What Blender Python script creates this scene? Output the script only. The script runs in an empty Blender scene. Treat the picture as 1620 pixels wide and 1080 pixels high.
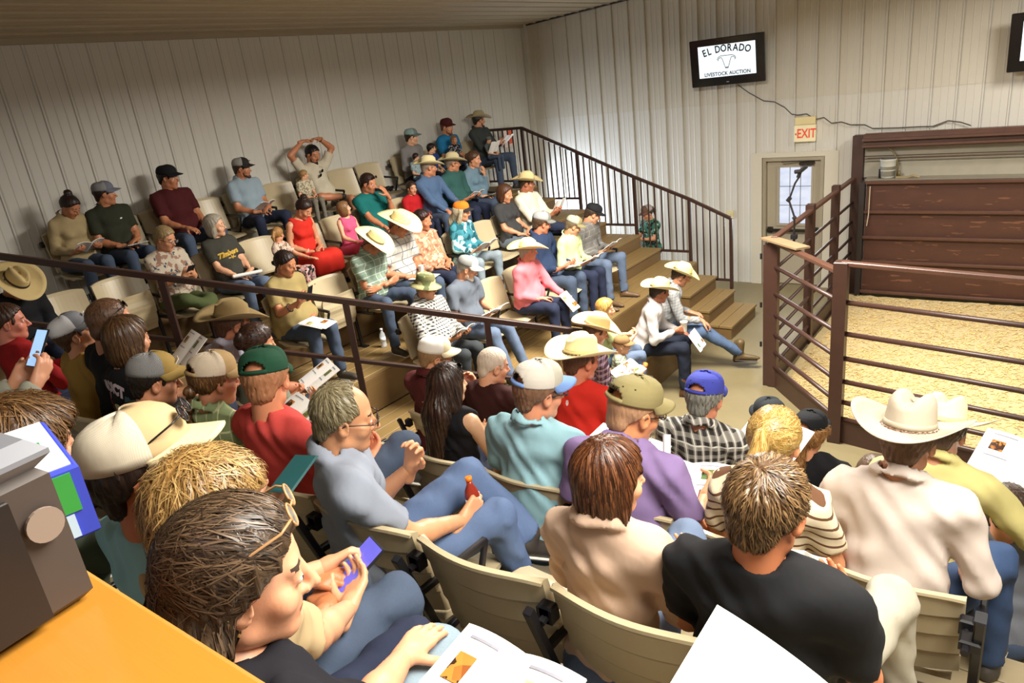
import bpy, bmesh, math, random
import numpy as np
import openvdb
from mathutils import Matrix, Vector, Euler

# ------------------------------------------------------------------ camera, world, lights, exposure
SC = bpy.context.scene
COL = SC.collection
cam_data = bpy.data.cameras.new('camera')
cam_data.sensor_width = 36.0
cam_data.lens = 25.333
cam_data.clip_start = 0.02
cam = bpy.data.objects.new('camera', cam_data)
COL.objects.link(cam)
RC = [[0.808511, 0.577136, -0.114999], [0.110824, -0.341245, -0.933418], [-0.577952, 0.741934, -0.339861]]
cam.matrix_world = Matrix(((RC[0][0], -RC[1][0], -RC[2][0], 8.18),
                           (RC[0][1], -RC[1][1], -RC[2][1], 0.0),
                           (RC[0][2], -RC[1][2], -RC[2][2], 3.75),
                           (0, 0, 0, 1)))
SC.camera = cam
SC.view_settings.view_transform = 'Standard'
SC.view_settings.look = 'None'
SC.view_settings.gamma = 1.0
SC.view_settings.use_curve_mapping = False
SC.view_settings.exposure = 0.0

world = bpy.data.worlds.new('world')
SC.world = world
world.use_nodes = True
world.node_tree.nodes['Background'].inputs[0].default_value = (1.0, 0.97, 0.93, 1)
world.node_tree.nodes['Background'].inputs[1].default_value = 0.30

def area(name, loc, rot, sx, sy, power, color):
    l = bpy.data.lights.new(name, 'AREA')
    l.shape = 'RECTANGLE'; l.size = sx; l.size_y = sy
    l.energy = power; l.color = color; l.spread = math.radians(172)
    o = bpy.data.objects.new(name, l)
    o.location = loc; o.rotation_euler = rot
    COL.objects.link(o)
    return o
WARM = (1.0, 0.95, 0.86)
area('arena_lamp_light', (5.4, 5.9, 4.55), (0, 0, 0), 1.6, 1.6, 640, WARM)
area('seating_lamp_light', (8.6, 1.6, 4.75), (0, 0, 0), 1.6, 1.6, 245, WARM)
area('pen_lamp_light', (9.2, 9.2, 4.7), (0, 0, 0), 1.4, 1.4, 215, WARM)
area('walkway_fill_light', (0.12, 11.2, 1.25), (0, math.radians(-90), 0), 1.3, 0.9, 110, (0.72, 0.84, 1.0))  # added cool fill for the bluish patch on the door wall
area('door_daylight', (5.0, 11.75, 1.45), (math.radians(-90), 0, 0), 0.55, 0.85, 14, (0.8, 0.9, 1.0))

# ------------------------------------------------------------------ helpers
def lin(h, a=1.0):
    if isinstance(h, (tuple, list)):
        return tuple(h) + ((a,) if len(h) == 3 else ())
    h = h.lstrip('#')
    v = []
    for i in (0, 2, 4):
        c = int(h[i:i + 2], 16) / 255.0
        v.append(c / 12.92 if c <= 0.04045 else ((c + 0.055) / 1.055) ** 2.4)
    return (v[0], v[1], v[2], a)

MATS = {}
class NT:
    def __init__(s, name):
        s.m = bpy.data.materials.new(name); s.m.use_nodes = True
        s.t = s.m.node_tree; s.b = s.t.nodes['Principled BSDF']
    def n(s, kind, **kw):
        nd = s.t.nodes.new(kind)
        for k, v in kw.items(): setattr(nd, k, v)
        return nd
    def l(s, a, b): s.t.links.new(a, b)
    def math(s, op, a, b=None, c=None):
        nd = s.n('ShaderNodeMath', operation=op)
        for i, x in enumerate((a, b, c)):
            if x is None: continue
            if isinstance(x, (int, float)): nd.inputs[i].default_value = x
            else: s.l(x, nd.inputs[i])
        return nd.outputs[0]
    def mix(s, f, a, b):
        nd = s.n('ShaderNodeMix', data_type='RGBA')
        if isinstance(f, (int, float)): nd.inputs[0].default_value = f
        else: s.l(f, nd.inputs[0])
        for i, x in ((6, a), (7, b)):
            if isinstance(x, tuple): nd.inputs[i].default_value = x
            else: s.l(x, nd.inputs[i])
        return nd.outputs[2]
    def coord(s, which='Object'):
        return s.n('ShaderNodeTexCoord').outputs[which]
    def noise(s, vec, scale, detail=3, rough=0.5):
        nd = s.n('ShaderNodeTexNoise'); nd.inputs['Scale'].default_value = scale
        nd.inputs['Detail'].default_value = detail; nd.inputs['Roughness'].default_value = rough
        s.l(vec, nd.inputs['Vector'])
        return nd.outputs['Fac']
    def mapping(s, vec, scale=(1, 1, 1), rot=(0, 0, 0)):
        nd = s.n('ShaderNodeMapping'); nd.inputs['Scale'].default_value = scale
        nd.inputs['Rotation'].default_value = rot
        s.l(vec, nd.inputs['Vector']); return nd.outputs[0]
    def bump(s, h, strength=0.3, dist=0.01):
        nd = s.n('ShaderNodeBump'); nd.inputs['Strength'].default_value = strength
        nd.inputs['Distance'].default_value = dist
        s.l(h, nd.inputs['Height']); s.l(nd.outputs[0], s.b.inputs['Normal'])
    def base(s, c):
        if isinstance(c, tuple): s.b.inputs['Base Color'].default_value = c
        else: s.l(c, s.b.inputs['Base Color'])

def dark(c, f): return (c[0] * f, c[1] * f, c[2] * f, 1)

def mat(name, color, rough=0.6, metal=0.0, emit=0.0, var=0.12, vscale=6.0, bump=0.0, bscale=60.0, spec=None):
    key = ('p', name, color, rough, metal, emit)
    if key in MATS: return MATS[key]
    t = NT(name); c = lin(color)
    if var > 0:
        f = t.noise(t.coord(), vscale, 4)
        t.base(t.mix(f, dark(c, 1 - var), dark(c, 1 + var)))
    else: t.base(c)
    t.b.inputs['Roughness'].default_value = rough
    t.b.inputs['Metallic'].default_value = metal
    if spec is not None: t.b.inputs['Specular IOR Level'].default_value = spec
    if emit > 0:
        t.b.inputs['Emission Color'].default_value = c
        t.b.inputs['Emission Strength'].default_value = emit
    if bump > 0:
        t.bump(t.noise(t.coord(), bscale, 3), bump, 0.004)
    MATS[key] = t.m
    return t.m

def wood(name, c1, c2, axis=0, rough=0.55, scale=1.0):
    key = ('w', name, axis)
    if key in MATS: return MATS[key]
    t = NT(name)
    sc = [22 * scale, 22 * scale, 22 * scale]; sc[axis] = 1.6 * scale
    v = t.mapping(t.n('ShaderNodeNewGeometry').outputs['Position'], tuple(sc))
    f = t.noise(v, 1.0, 6, 0.62)
    g = t.noise(t.n('ShaderNodeNewGeometry').outputs['Position'], 1.3, 3)
    col = t.mix(f, lin(c1), lin(c2))
    oi = t.n('ShaderNodeObjectInfo').outputs['Random']
    col = t.mix(t.math('MULTIPLY', oi, 0.35), col, dark(lin(c1), 0.75))
    t.base(t.mix(t.math('MULTIPLY', g, 0.35), col, dark(lin(c2), 1.1)))
    t.b.inputs['Roughness'].default_value = rough
    t.bump(f, 0.25, 0.004)
    MATS[key] = t.m
    return t.m

def cloth(color, kind='plain', c2='#ffffff', c3='#222222', s=1.0):
    key = ('c', color, kind, c2, c3, s)
    if key in MATS: return MATS[key]
    t = NT('cloth_' + kind)
    co = t.coord(); c = lin(color)
    n = t.noise(co, 9, 3)
    col = t.mix(n, dark(c, 0.90), dark(c, 1.08))
    if kind != 'plain':
        sep = t.n('ShaderNodeSeparateXYZ'); t.l(co, sep.inputs[0])
        u = t.math('ADD', sep.outputs[0], t.math('MULTIPLY', sep.outputs[1], 0.9)); w = t.math('SUBTRACT', sep.outputs[2], t.math('MULTIPLY', sep.outputs[1], 0.3))
        def band(v, freq, thr):
            return t.math('GREATER_THAN', t.math('SINE', t.math('MULTIPLY', v, 6.2832 * freq)), thr)
    if kind == 'plaid':
        a = band(u, 22 * s, 0.15); b = band(w, 22 * s, 0.15)
        f = t.math('MULTIPLY', t.math('ADD', a, b), 0.5)
        col = t.mix(f, col, lin(c2))
        g = t.math('MAXIMUM', band(u, 22 * s, 0.93), band(w, 11 * s, 0.97))
        col = t.mix(t.math('MULTIPLY', g, 0.8), col, lin(c3))
    elif kind == 'check':
        a = band(u, 30 * s, 0.0); b = band(w, 30 * s, 0.0)
        f = t.math('MULTIPLY', t.math('ADD', a, b), 0.5)
        col = t.mix(f, col, lin(c2))
    elif kind == 'lines':
        g = t.math('MAXIMUM', band(u, 13 * s, 0.94), band(w, 13 * s, 0.94))
        col = t.mix(g, col, lin(c2))
        g2 = t.math('MAXIMUM', band(u, 6.5 * s, 0.6), band(w, 6.5 * s, 0.6))
        col = t.mix(t.math('MULTIPLY', g2, 0.4), col, lin(c3))
    elif kind == 'stripe':
        vv = t.math('ADD', w, t.math('MULTIPLY', t.math('ABSOLUTE', sep.outputs[0]), 0.5))
        col = t.mix(band(vv, 24 * s, 0.72), col, lin(c2))
    elif kind in ('floral', 'camo', 'print'):
        vo = t.n('ShaderNodeTexVoronoi'); vo.inputs['Scale'].default_value = {'floral': 26, 'camo': 14, 'print': 34}[kind] * s
        wv = t.n('ShaderNodeVectorMath', operation='ADD'); t.l(co, wv.inputs[0])
        nz = t.n('ShaderNodeTexNoise'); nz.inputs['Scale'].default_value = 14; t.l(co, nz.inputs['Vector'])
        sc_ = t.n('ShaderNodeVectorMath', operation='SCALE'); sc_.inputs['Scale'].default_value = 0.08
        t.l(nz.outputs['Color'], sc_.inputs[0]); t.l(sc_.outputs[0], wv.inputs[1])
        t.l(wv.outputs[0], vo.inputs['Vector'])
        sp = t.n('ShaderNodeSeparateColor'); t.l(vo.outputs['Color'], sp.inputs[0])
        f1 = t.math('GREATER_THAN', sp.outputs[0], 0.6); f2 = t.math('GREATER_THAN', sp.outputs[1], 0.68)
        if kind == 'floral': f1 = t.math('MULTIPLY', f1, t.math('LESS_THAN', vo.outputs['Distance'], 0.42))
        col = t.mix(f1, col, lin(c2)); col = t.mix(f2, col, lin(c3))
    elif kind == 'denim':
        v = t.mapping(co, (260, 260, 30))
        col = t.mix(t.noise(v, 1.0, 2), dark(c, 0.82), dark(c, 1.2))
        col = t.mix(t.math('MULTIPLY', t.noise(co, 5, 4), 0.5), col, lin(c2))
    elif kind == 'mesh':
        col = t.mix(t.math('MULTIPLY', t.math('MAXIMUM', band(u, 330, .1), band(w, 330, .1)), 0.3), col, lin(c2))
    t.base(col)
    t.b.inputs['Roughness'].default_value = 0.85
    t.b.inputs['Specular IOR Level'].default_value = 0.25
    wr = t.noise(t.mapping(co, (1, 1, 0.45)), 9, 3, 0.5)
    t.bump(wr, 0.3, 0.02)
    MATS[key] = t.m
    return t.m

def hairmat(color, flow=(90, 90, 6)):
    key = ('h', color)
    if key in MATS: return MATS[key]
    t = NT('hair'); c = lin(color)
    v = t.mapping(t.coord(), flow)
    f = t.noise(v, 1.0, 3, 0.6)
    g = t.noise(t.coord(), 14, 3)
    col = t.mix(f, dark(c, 0.55), dark(c, 1.5))
    t.base(t.mix(t.math('MULTIPLY', g, 0.5), col, dark(c, 0.7)))
    t.b.inputs['Roughness'].default_value = 0.42
    t.b.inputs['Specular IOR Level'].default_value = 0.35
    t.bump(f, 0.6, 0.006)
    MATS[key] = t.m
    return t.m

def skinmat(color):
    key = ('s', color)
    if key in MATS: return MATS[key]
    t = NT('skin'); c = lin(color)
    f = t.noise(t.coord(), 22, 4, 0.6)
    t.base(t.mix(f, (c[0] * 0.92, c[1] * 0.84, c[2] * 0.80, 1), (min(1, c[0] * 1.06), c[1] * 1.06, c[2] * 1.06, 1)))
    t.b.inputs['Roughness'].default_value = 0.48
    t.b.inputs['Subsurface Weight'].default_value = 0.06
    t.b.inputs['Subsurface Radius'].default_value = (0.02, 0.008, 0.004)
    t.bump(t.noise(t.coord(), 160, 2), 0.12, 0.002)
    MATS[key] = t.m
    return t.m

def link(o, parent=None):
    COL.objects.link(o)
    if parent is not None: o.parent = parent
    return o

def mesh_obj(name, verts, faces, m=None, parent=None, smooth=False, mats=None, fmat=None):
    me = bpy.data.meshes.new(name)
    me.from_pydata([tuple(v) for v in verts], [], [tuple(f) for f in faces])
    if mats:
        for x in mats: me.materials.append(x)
        if fmat is not None: me.polygons.foreach_set('material_index', fmat)
    elif m: me.materials.append(m)
    if smooth: me.polygons.foreach_set('use_smooth', [True] * len(me.polygons))
    me.update()
    return link(bpy.data.objects.new(name, me), parent)

def again(o, parent, loc=None, rot=None):
    """another object of the same mesh"""
    c = bpy.data.objects.new(o.name.split('.')[0], o.data)
    link(c, parent)
    c.location = loc if loc is not None else o.location
    c.rotation_euler = rot if rot is not None else o.rotation_euler
    return c

def tag(o, label=None, cat=None, group=None, kind=None):
    if label: o['label'] = label
    if cat: o['category'] = cat
    if group: o['group'] = group
    if kind: o['kind'] = kind
    return o

def empty(name, label=None, cat=None, loc=(0, 0, 0), rotz=0.0, group=None, kind=None):
    o = bpy.data.objects.new(name, None); COL.objects.link(o)
    o.location = loc; o.rotation_euler = (0, 0, rotz); o.empty_display_size = 0.1
    return tag(o, label, cat, group, kind)

class MB:
    """collects boxes, bars and tubes; build() links them as ONE mesh"""
    def __init__(s): s.v = []; s.f = []
    def add(s, vs, fs):
        k = len(s.v); s.v += [tuple(x) for x in vs]; s.f += [tuple(i + k for i in f) for f in fs]
    def box(s, lo, hi, R=None, t=(0, 0, 0), bev=0.0):
        x0, y0, z0 = lo; x1, y1, z1 = hi
        if bev <= 0:
            vs = [(x0, y0, z0), (x1, y0, z0), (x1, y1, z0), (x0, y1, z0), (x0, y0, z1), (x1, y0, z1), (x1, y1, z1), (x0, y1, z1)]
            fs = [(3, 2, 1, 0), (4, 5, 6, 7), (0, 1, 5, 4), (1, 2, 6, 5), (2, 3, 7, 6), (3, 0, 4, 7)]
        else:
            b = min(bev, (x1 - x0) / 2.01, (y1 - y0) / 2.01, (z1 - z0) / 2.01)
            vs = []
            for (za, zi) in ((z0, b), (z0 + b, 0), (z1 - b, 0), (z1, b)):
                vs += [(x0 + zi, y0 + zi, za), (x1 - zi, y0 + zi, za), (x1 - zi, y1 - zi, za), (x0 + zi, y1 - zi, za)]
            fs = [(3, 2, 1, 0), (12, 13, 14, 15)]
            for r in range(3):
                for i in range(4):
                    j = (i + 1) % 4
                    fs.append((r * 4 + i, r * 4 + j, r * 4 + 4 + j, r * 4 + 4 + i))
        if R is not None: vs = [tuple(R @ Vector(v) + Vector(t)) for v in vs]
        elif any(t): vs = [(v[0] + t[0], v[1] + t[1], v[2] + t[2]) for v in vs]
        s.add(vs, fs)
    def bar(s, a, b, w, h=None, up=(0, 0, 1), bev=0.0):
        """rectangular bar from a to b, width w (sideways), height h (along up)"""
        a = Vector(a); b = Vector(b); h = h or w
        d = (b - a); L = d.length; d.normalize(); u = Vector(up)
        sd = d.cross(u)
        if sd.length < 1e-4: u = Vector((1, 0, 0)); sd = d.cross(u)
        sd.normalize(); u = sd.cross(d)
        R = Matrix((sd, d, u)).transposed()
        s.box((-w / 2, 0, -h / 2), (w / 2, L, h / 2), R, a, bev)
    def tube(s, pts, r, n=8, cap=True, r2=None):
        pts = [Vector(p) for p in pts]; N = len(pts); k = len(s.v)
        prev = None
        for i, p in enumerate(pts):
            d = (pts[min(i + 1, N - 1)] - pts[max(i - 1, 0)]).normalized()
            if prev is None:
                a = Vector((0, 0, 1)) if abs(d.z) < 0.9 else Vector((1, 0, 0))
                x = d.cross(a).normalized()
            else:
                x = (prev - d * prev.dot(d)).normalized()
            prev = x; y = d.cross(x)
            rr = r if r2 is None else r + (r2 - r) * i / (N - 1)
            if hasattr(r, '__len__'): rr = r[i]
            for j in range(n):
                t = 2 * math.pi * j / n
                s.v.append(tuple(p + x * math.cos(t) * rr + y * math.sin(t) * rr))
        for i in range(N - 1):
            for j in range(n):
                j2 = (j + 1) % n
                s.f.append((k + i * n + j, k + i * n + j2, k + (i + 1) * n + j2, k + (i + 1) * n + j))
        if cap:
            s.f.append(tuple(k + j for j in reversed(range(n)))); s.f.append(tuple(k + (N - 1) * n + j for j in range(n)))
    def lathe(s, prof, n=16, c=(0, 0, 0)):
        k = len(s.v)
        for r, z in prof:
            for j in range(n):
                t = 2 * math.pi * j / n
                s.v.append((c[0] + r * math.cos(t), c[1] + r * math.sin(t), c[2] + z))
        for i in range(len(prof) - 1):
            for j in range(n):
                j2 = (j + 1) % n
                s.f.append((k + i * n + j, k + i * n + j2, k + (i + 1) * n + j2, k + (i + 1) * n + j))
        s.f.append(tuple(k + j for j in reversed(range(n)))); s.f.append(tuple(k + (len(prof) - 1) * n + j for j in range(n)))
    def build(s, name, m, parent=None, smooth=False):
        return mesh_obj(name, s.v, s.f, m, parent, smooth)

def boxobj(name, lo, hi, m, parent=None, bev=0.0):
    b = MB(); b.box(lo, hi, bev=bev); return b.build(name, m, parent)

def text_obj(name, s, size, m, parent, loc, rot, depth=0.002, squash=1.0, extra=0.0):
    cu = bpy.data.curves.new(name, 'FONT'); cu.body = s; cu.size = size; cu.extrude = depth
    cu.align_x = 'CENTER'; cu.align_y = 'CENTER'; cu.offset = extra; cu.resolution_u = 3
    o = bpy.data.objects.new(name, cu); COL.objects.link(o)
    dg = bpy.context.evaluated_depsgraph_get(); dg.update()
    me = bpy.data.meshes.new_from_object(o.evaluated_get(dg))
    bpy.data.objects.remove(o); bpy.data.curves.remove(cu)
    me.materials.clear(); me.materials.append(m)
    me.name = name
    r = link(bpy.data.objects.new(name, me), parent)
    r.location = loc; r.rotation_euler = rot; r.scale = (squash, 1, 1)
    return r
# ------------------------------------------------------------------ the room
M_WALL = mat('painted_steel_wall', '#cbc7bd', 0.42, var=0.05, vscale=1.5)
M_WALL2 = mat('painted_steel_wall_upper', '#c6c0b2', 0.45, var=0.05, vscale=1.5)
M_CEIL = mat('painted_steel_ceiling', '#a3957d', 0.5, var=0.06, vscale=1.2)
M_BROWN = mat('brown_painted_steel', '#3f2820', 0.42, var=0.18, vscale=9, bump=0.15, bscale=40)
M_BROWN2 = mat('worn_brown_steel', '#543629', 0.45, var=0.3, vscale=7, bump=0.2, bscale=30)
M_DARKBR = mat('dark_rail_steel', '#3a2620', 0.4, var=0.15, vscale=8)
M_BLACK = mat('black_steel', '#17161a', 0.38, var=0.2)
M_TAN = mat('tan_moulded_plastic', '#b9a988', 0.36, var=0.06, vscale=5)
M_PLANK = wood('deck_plank', '#937848', '#786039', 1)
M_PLANKX = wood('deck_plank_cross', '#a59576', '#857656', 0)
M_RISER = wood('riser_board', '#7d6238', '#62492a', 1)

PITCH = 0.305
def wall_panels(root, n, place, z0, z1, m, rib=0.018, both=False):
    """corrugated sheet steel: every strip between two seams is a panel with a raised rib at its edge"""
    first = None
    w = PITCH - 0.004
    prof = [(0, 0.0), (0.006, rib), (0.022, rib), (0.03, 0.004), (0.10, 0.002), (0.108, 0.006), (0.118, 0.002), (0.19, 0.002), (0.198, 0.006), (0.208, 0.002), (w - 0.012, 0.001), (w, -0.004)]
    vs = [(x, y, z) for z in (z0, z1) for x, y in prof]
    k = len(prof)
    vs += [(0, -0.02, z0), (w, -0.02, z0), (0, -0.02, z1), (w, -0.02, z1)]
    fs = [(i, i + 1, k + i + 1, k + i) for i in range(k - 1)]
    fs += [(2 * k + 1, 2 * k, 2 * k + 2, 2 * k + 3), (0, k, 2 * k + 2, 2 * k), (k - 1, 2 * k + 1, 2 * k + 3, 2 * k - 1)]
    for i in range(n):
        if first is None:
            first = mesh_obj('panel', vs, fs, m, root); o = first
        else: o = again(first, root)
        loc, rot = place(i)
        o.location = loc; o.rotation_euler = rot
    return first

# left wall, plane x = 0, seen from inside (+x); strips run up
wl = empty('wall_left', kind='structure')
wall_panels(wl, 46, lambda i: ((0.02, 11.955 - PITCH * i, 0), (0, 0, math.radians(-90))), 0.0, 4.68, M_WALL)
# right (door) wall, plane y = 11.98; two tiers with a lap at z = 2.97
wr = empty('wall_back', kind='structure')
def placeR(i): return ((PITCH * i + PITCH + 0.085, 11.96, 0), (0, 0, math.radians(180)))
door_x0, door_x1, door_h = 4.40, 5.36, 2.1
lo_first = None
def tier(z0, z1, off, m, idx):
    first = None
    w = PITCH - 0.004
    prof = [(0, 0.0 + off), (0.006, 0.018 + off), (0.022, 0.018 + off), (0.03, 0.004 + off), (0.10, 0.002 + off), (0.108, 0.006 + off), (0.118, 0.002 + off), (0.19, 0.002 + off), (0.198, 0.006 + off), (0.208, 0.002 + off), (w - 0.012, 0.001 + off), (w, -0.004 + off)]
    k = len(prof)
    vs = [(-x, -y, z) for z in (z0, z1) for x, y in prof]
    vs += [(0, 0.02, z0), (-w, 0.02, z0), (0, 0.02, z1), (-w, 0.02, z1)]
    fs = [(i, i + 1, k + i + 1, k + i) for i in range(k - 1)]
    fs += [(2 * k + 1, 2 * k, 2 * k + 2, 2 * k + 3), (0, k, 2 * k + 2, 2 * k), (k - 1, 2 * k + 1, 2 * k + 3, 2 * k - 1)]
    for i in idx:
        if first is None: first = mesh_obj('panel', vs, fs, m, wr); o = first
        else: o = again(first, wr)
        o.location = (PITCH * (i + 1) + 0.085 - 0.06, 11.96, 0)
N_R = 44
dn = [i for i in range(N_R) if door_x0 - 0.02 < PITCH * (i + 0.5) + 0.03 < door_x1 + 0.02]
tier(0.0, 2.985, 0.0, M_WALL, [i for i in range(N_R) if i not in dn])
tier(door_h + 0.03, 2.985, 0.0, M_WALL, dn)
tier(2.975, 4.9, 0.006, M_WALL2, range(0, 12))
tier(2.975, 5.4, 0.006, M_WALL2, range(12, 24))
tier(2.975, 6.1, 0.006, M_WALL2, range(24, N_R))
x0d = PITCH * dn[0] + 0.03; x1d = PITCH * (dn[-1] + 1) + 0.03
# corner trim
tb = MB(); tb.box((0.03, 11.86, 0), (0.12, 11.955, 4.66)); tb.build('trim_1', M_WALL).__setitem__('kind', 'structure')
# floor
def floor_mat():
    t = NT('concrete_floor')
    p = t.n('ShaderNodeNewGeometry').outputs['Position']
    a = t.noise(p, 1.1, 5, 0.6); b = t.noise(p, 14, 4, 0.6)
    col = t.mix(a, lin('#746847'), lin('#8b7f60'))
    t.base(t.mix(t.math('MULTIPLY', b, 0.35), col, lin('#6a5d42')))
    t.b.inputs['Roughness'].default_value = 0.5
    t.bump(b, 0.1, 0.004)
    return t.m
fl = boxobj('floor', (-0.1, -3.0, -0.1), (14.0, 12.1, 0.0), floor_mat()); fl['kind'] = 'structure'
# ceiling: sloping sheet steel strips parallel with the eave
cl = empty('ceiling', kind='structure')
cf = None
SL = math.atan(0.058)
for i in range(40):
    if cf is None:
        w = PITCH - 0.004
        prof = [(0, 0.0), (0.01, -0.018), (0.03, -0.018), (0.04, 0), (0.14, 0), (0.15, -0.007), (0.17, -0.007), (0.18, 0), (w - 0.002, 0), (w, 0.006)]
        k = len(prof)
        vs = [(x, y, z) for y in (-3.2, 12.05) for x, z in prof] + [(0, -3.2, 0.03), (w, -3.2, 0.03), (0, 12.05, 0.03), (w, 12.05, 0.03)]
        fs = [(i2, k + i2, k + i2 + 1, i2 + 1) for i2 in range(k - 1)] + [(2 * k, 2 * k + 1, 2 * k + 3, 2 * k + 2)]
        cf = mesh_obj('panel', vs, fs, M_CEIL, cl); o = cf
    else: o = again(cf, cl)
    o.location = (PITCH * i * math.cos(SL) + 0.0, 0, 4.65 + 0.058 * PITCH * i)
    o.rotation_euler = (0, -SL, 0)
tb = MB(); tb.box((0.02, -3, 4.60), (0.09, 11.9, 4.655)); tb.build('trim_2', M_CEIL).__setitem__('kind', 'structure')
tb = MB(); tb.bar((0.05, 11.93, 4.64), (11.5, 11.93, 4.64 + 0.058 * 11.45), 0.05, 0.03)
tb.build('trim_3', mat('dark_joint_strip', '#3d372f', 0.9)).__setitem__('kind', 'structure')  # dark strip along the joint of door wall and ceiling

# lamps of the hall (their housings hang just above the picture)
for nm, (lx, ly, lz, ls) in (('arena', (5.4, 5.9, 4.55, 1.6)), ('seating', (8.6, 1.6, 4.75, 1.6)), ('pen', (9.2, 9.2, 4.7, 1.4))):
    e = empty('ceiling_lamp', {'arena': 'square white ceiling lamp panel over the middle of the hall', 'seating': 'square white ceiling lamp panel above the front seats', 'pen': 'square white ceiling lamp panel above the pen'}[nm], 'lamp', (lx, ly, lz))
    b = MB(); b.box((-ls / 2 - .03, -ls / 2 - .03, 0.02), (ls / 2 + .03, ls / 2 + .03, 0.1), bev=0.01); b.build('housing', mat('white_lamp_housing', '#e8e6df', 0.4), e)
    b = MB(); b.tube([(0, 0, 0.1), (0, 0, 0.6)], 0.012); b.build('hanger', M_BLACK, e)

# ---- door
d = empty('door_1', kind='structure', loc=(0, 0, 0))
M_FRAME = mat('cream_door_frame', '#c9c2b0', 0.45, var=0.03)
M_DOOR = mat('tan_steel_door', '#a79d88', 0.42, var=0.04)
b = MB()
b.box((x0d - 0.06, 11.93, 0), (door_x0, 11.99, door_h)); b.box((door_x1, 11.93, 0), (x1d + 0.04, 11.99, door_h))
b.box((x0d - 0.06, 11.93, door_h), (x1d + 0.04, 11.99, door_h + 0.075))
b.build('frame', M_FRAME, d)
b = MB()
b.box((door_x0 + 0.01, 11.95, 0), (door_x0 + 0.06, 12.09, door_h)); b.box((door_x1 - 0.06, 11.95, 0), (door_x1 - 0.01, 12.09, door_h)); b.box((door_x0 + .06, 11.95, door_h - 0.06), (door_x1 - .06, 12.09, door_h))
b.build('jamb', mat('tan_jamb', '#9c927c', 0.45), d)
lx0, lx1 = door_x0 + 0.065, door_x1 - 0.065
wx0, wx1, wz0, wz1 = 4.655, 5.15, 1.02, 1.93
b = MB()
for lo, hi in (((lx0, 12.02, 0.01), (lx1, 12.06, wz0)), ((lx0, 12.02, wz1), (lx1, 12.06, door_h - .065)), ((lx0, 12.02, wz0), (wx0, 12.06, wz1)), ((wx1, 12.02, wz0), (lx1, 12.06, wz1))): b.box(lo, hi)
b.build('leaf', M_DOOR, d)
b = MB()
for lo, hi in (((wx0 - .03, 12.0, wz0 - .03), (wx1 + .03, 12.02, wz0)), ((wx0 - .03, 12.0, wz1), (wx1 + .03, 12.02, wz1 + .03)), ((wx0 - .03, 12.0, wz0), (wx0, 12.02, wz1)), ((wx1, 12.0, wz0), (wx1 + .03, 12.02, wz1))): b.box(lo, hi)
b.build('window_frame', M_DOOR, d)
def lit():
    t = NT('daylit_glass'); p = t.n('ShaderNodeNewGeometry').outputs['Position']
    f = t.noise(t.mapping(p, (4, 1, 9)), 1.0, 4)
    c = t.mix(f, lin('#b9c3dc'), lin('#f4f7ff')); t.base(lin('#101418')); t.l(c, t.b.inputs['Emission Color'])
    t.b.inputs['Emission Strength'].default_value = 1.1; t.b.inputs['Roughness'].default_value = 0.1
    return t.m
LIT = lit()
pw = (wx1 - wx0) / 3; ph = (wz1 - wz0) / 3
for i in range(3):
    for j in range(3):
        boxobj('pane', (wx0 + pw * i + .006, 12.03, wz0 + ph * j + .006), (wx0 + pw * (i + 1) - .006, 12.04, wz0 + ph * (j + 1) - .006), LIT, d)
b = MB()
for i in (1, 2):
    b.box((wx0 + pw * i - .006, 12.02, wz0), (wx0 + pw * i + .006, 12.045, wz1)); b.box((wx0, 12.02, wz0 + ph * i - .006), (wx1, 12.045, wz0 + ph * i + .006))
b.build('muntin', mat('grey_muntin', '#8f96a6', 0.5), d)
b = MB(); b.box((lx0 + .02, 11.93, 0.90), (lx1 - .02, 11.965, 0.95), bev=.008); b.box((lx0 + .02, 11.965, 0.88), (lx0 + .1, 12.02, 0.97)); b.box((lx1 - .1, 11.965, 0.88), (lx1 - .02, 12.02, 0.97)); b.build('push_bar', mat('steel_push_bar', '#4a4742', 0.3, 0.8), d)
b = MB(); b.box((4.98, 11.93, 1.965), (5.2, 12.02, 2.015), bev=.01); b.bar((5.0, 11.95, 2.03), (4.72, 11.9, 2.03), 0.025, 0.012); b.build('door_closer', mat('bronze_door_closer', '#3b322a', 0.4, 0.5), d)
boxobj('outside_board', (door_x0, 12.09, 0), (door_x1, 12.1, door_h), mat('grey_backing', '#777777'), d)

# light switch and exit sign
e = empty('light_switch', 'cream light switch plate on the white wall beside the stair rail', 'switch', (3.87, 11.93, 1.18))
boxobj('plate', (-.06, 0, -.07), (.06, .012, .07), mat('cream_plate', '#d3c79c', 0.5), e, .004); boxobj('toggle', (-.012, -.014, -.02), (.012, 0, .02), mat('cream_toggle', '#c8bb8e', 0.5), e)
e = empty('exit_sign', 'cream exit sign with red letters and arrow above the door', 'sign', (5.07, 11.92, 2.33))
boxobj('sign_box', (-.155, -.05, 0), (.155, .01, .25), mat('cream_sign', '#e5d9b0', 0.5, emit=0.12), e, .008)
boxobj('battery_box', (-.15, -.04, .253), (.15, .01, .37), mat('cream_sign_top', '#dccb98', 0.5), e, .008)
RED = mat('red_letters', '#d8452c', 0.5, emit=0.25, var=0)
text_obj('letters', 'EXIT', 0.19, RED, e, (.025, -.052, .12), (math.radians(90), 0, 0), squash=0.72, extra=0.003)
b = MB(); b.add([(-.145, -.054, .12), (-.12, -.054, .14), (-.12, -.054, .10)], [(0, 1, 2), (2, 1, 0)]); b.build('arrow', RED, e)
e = empty('wall_notice', 'small orange and white notice on the left wall behind the top rail', 'notice', (0.06, 11.06, 2.76))
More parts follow.
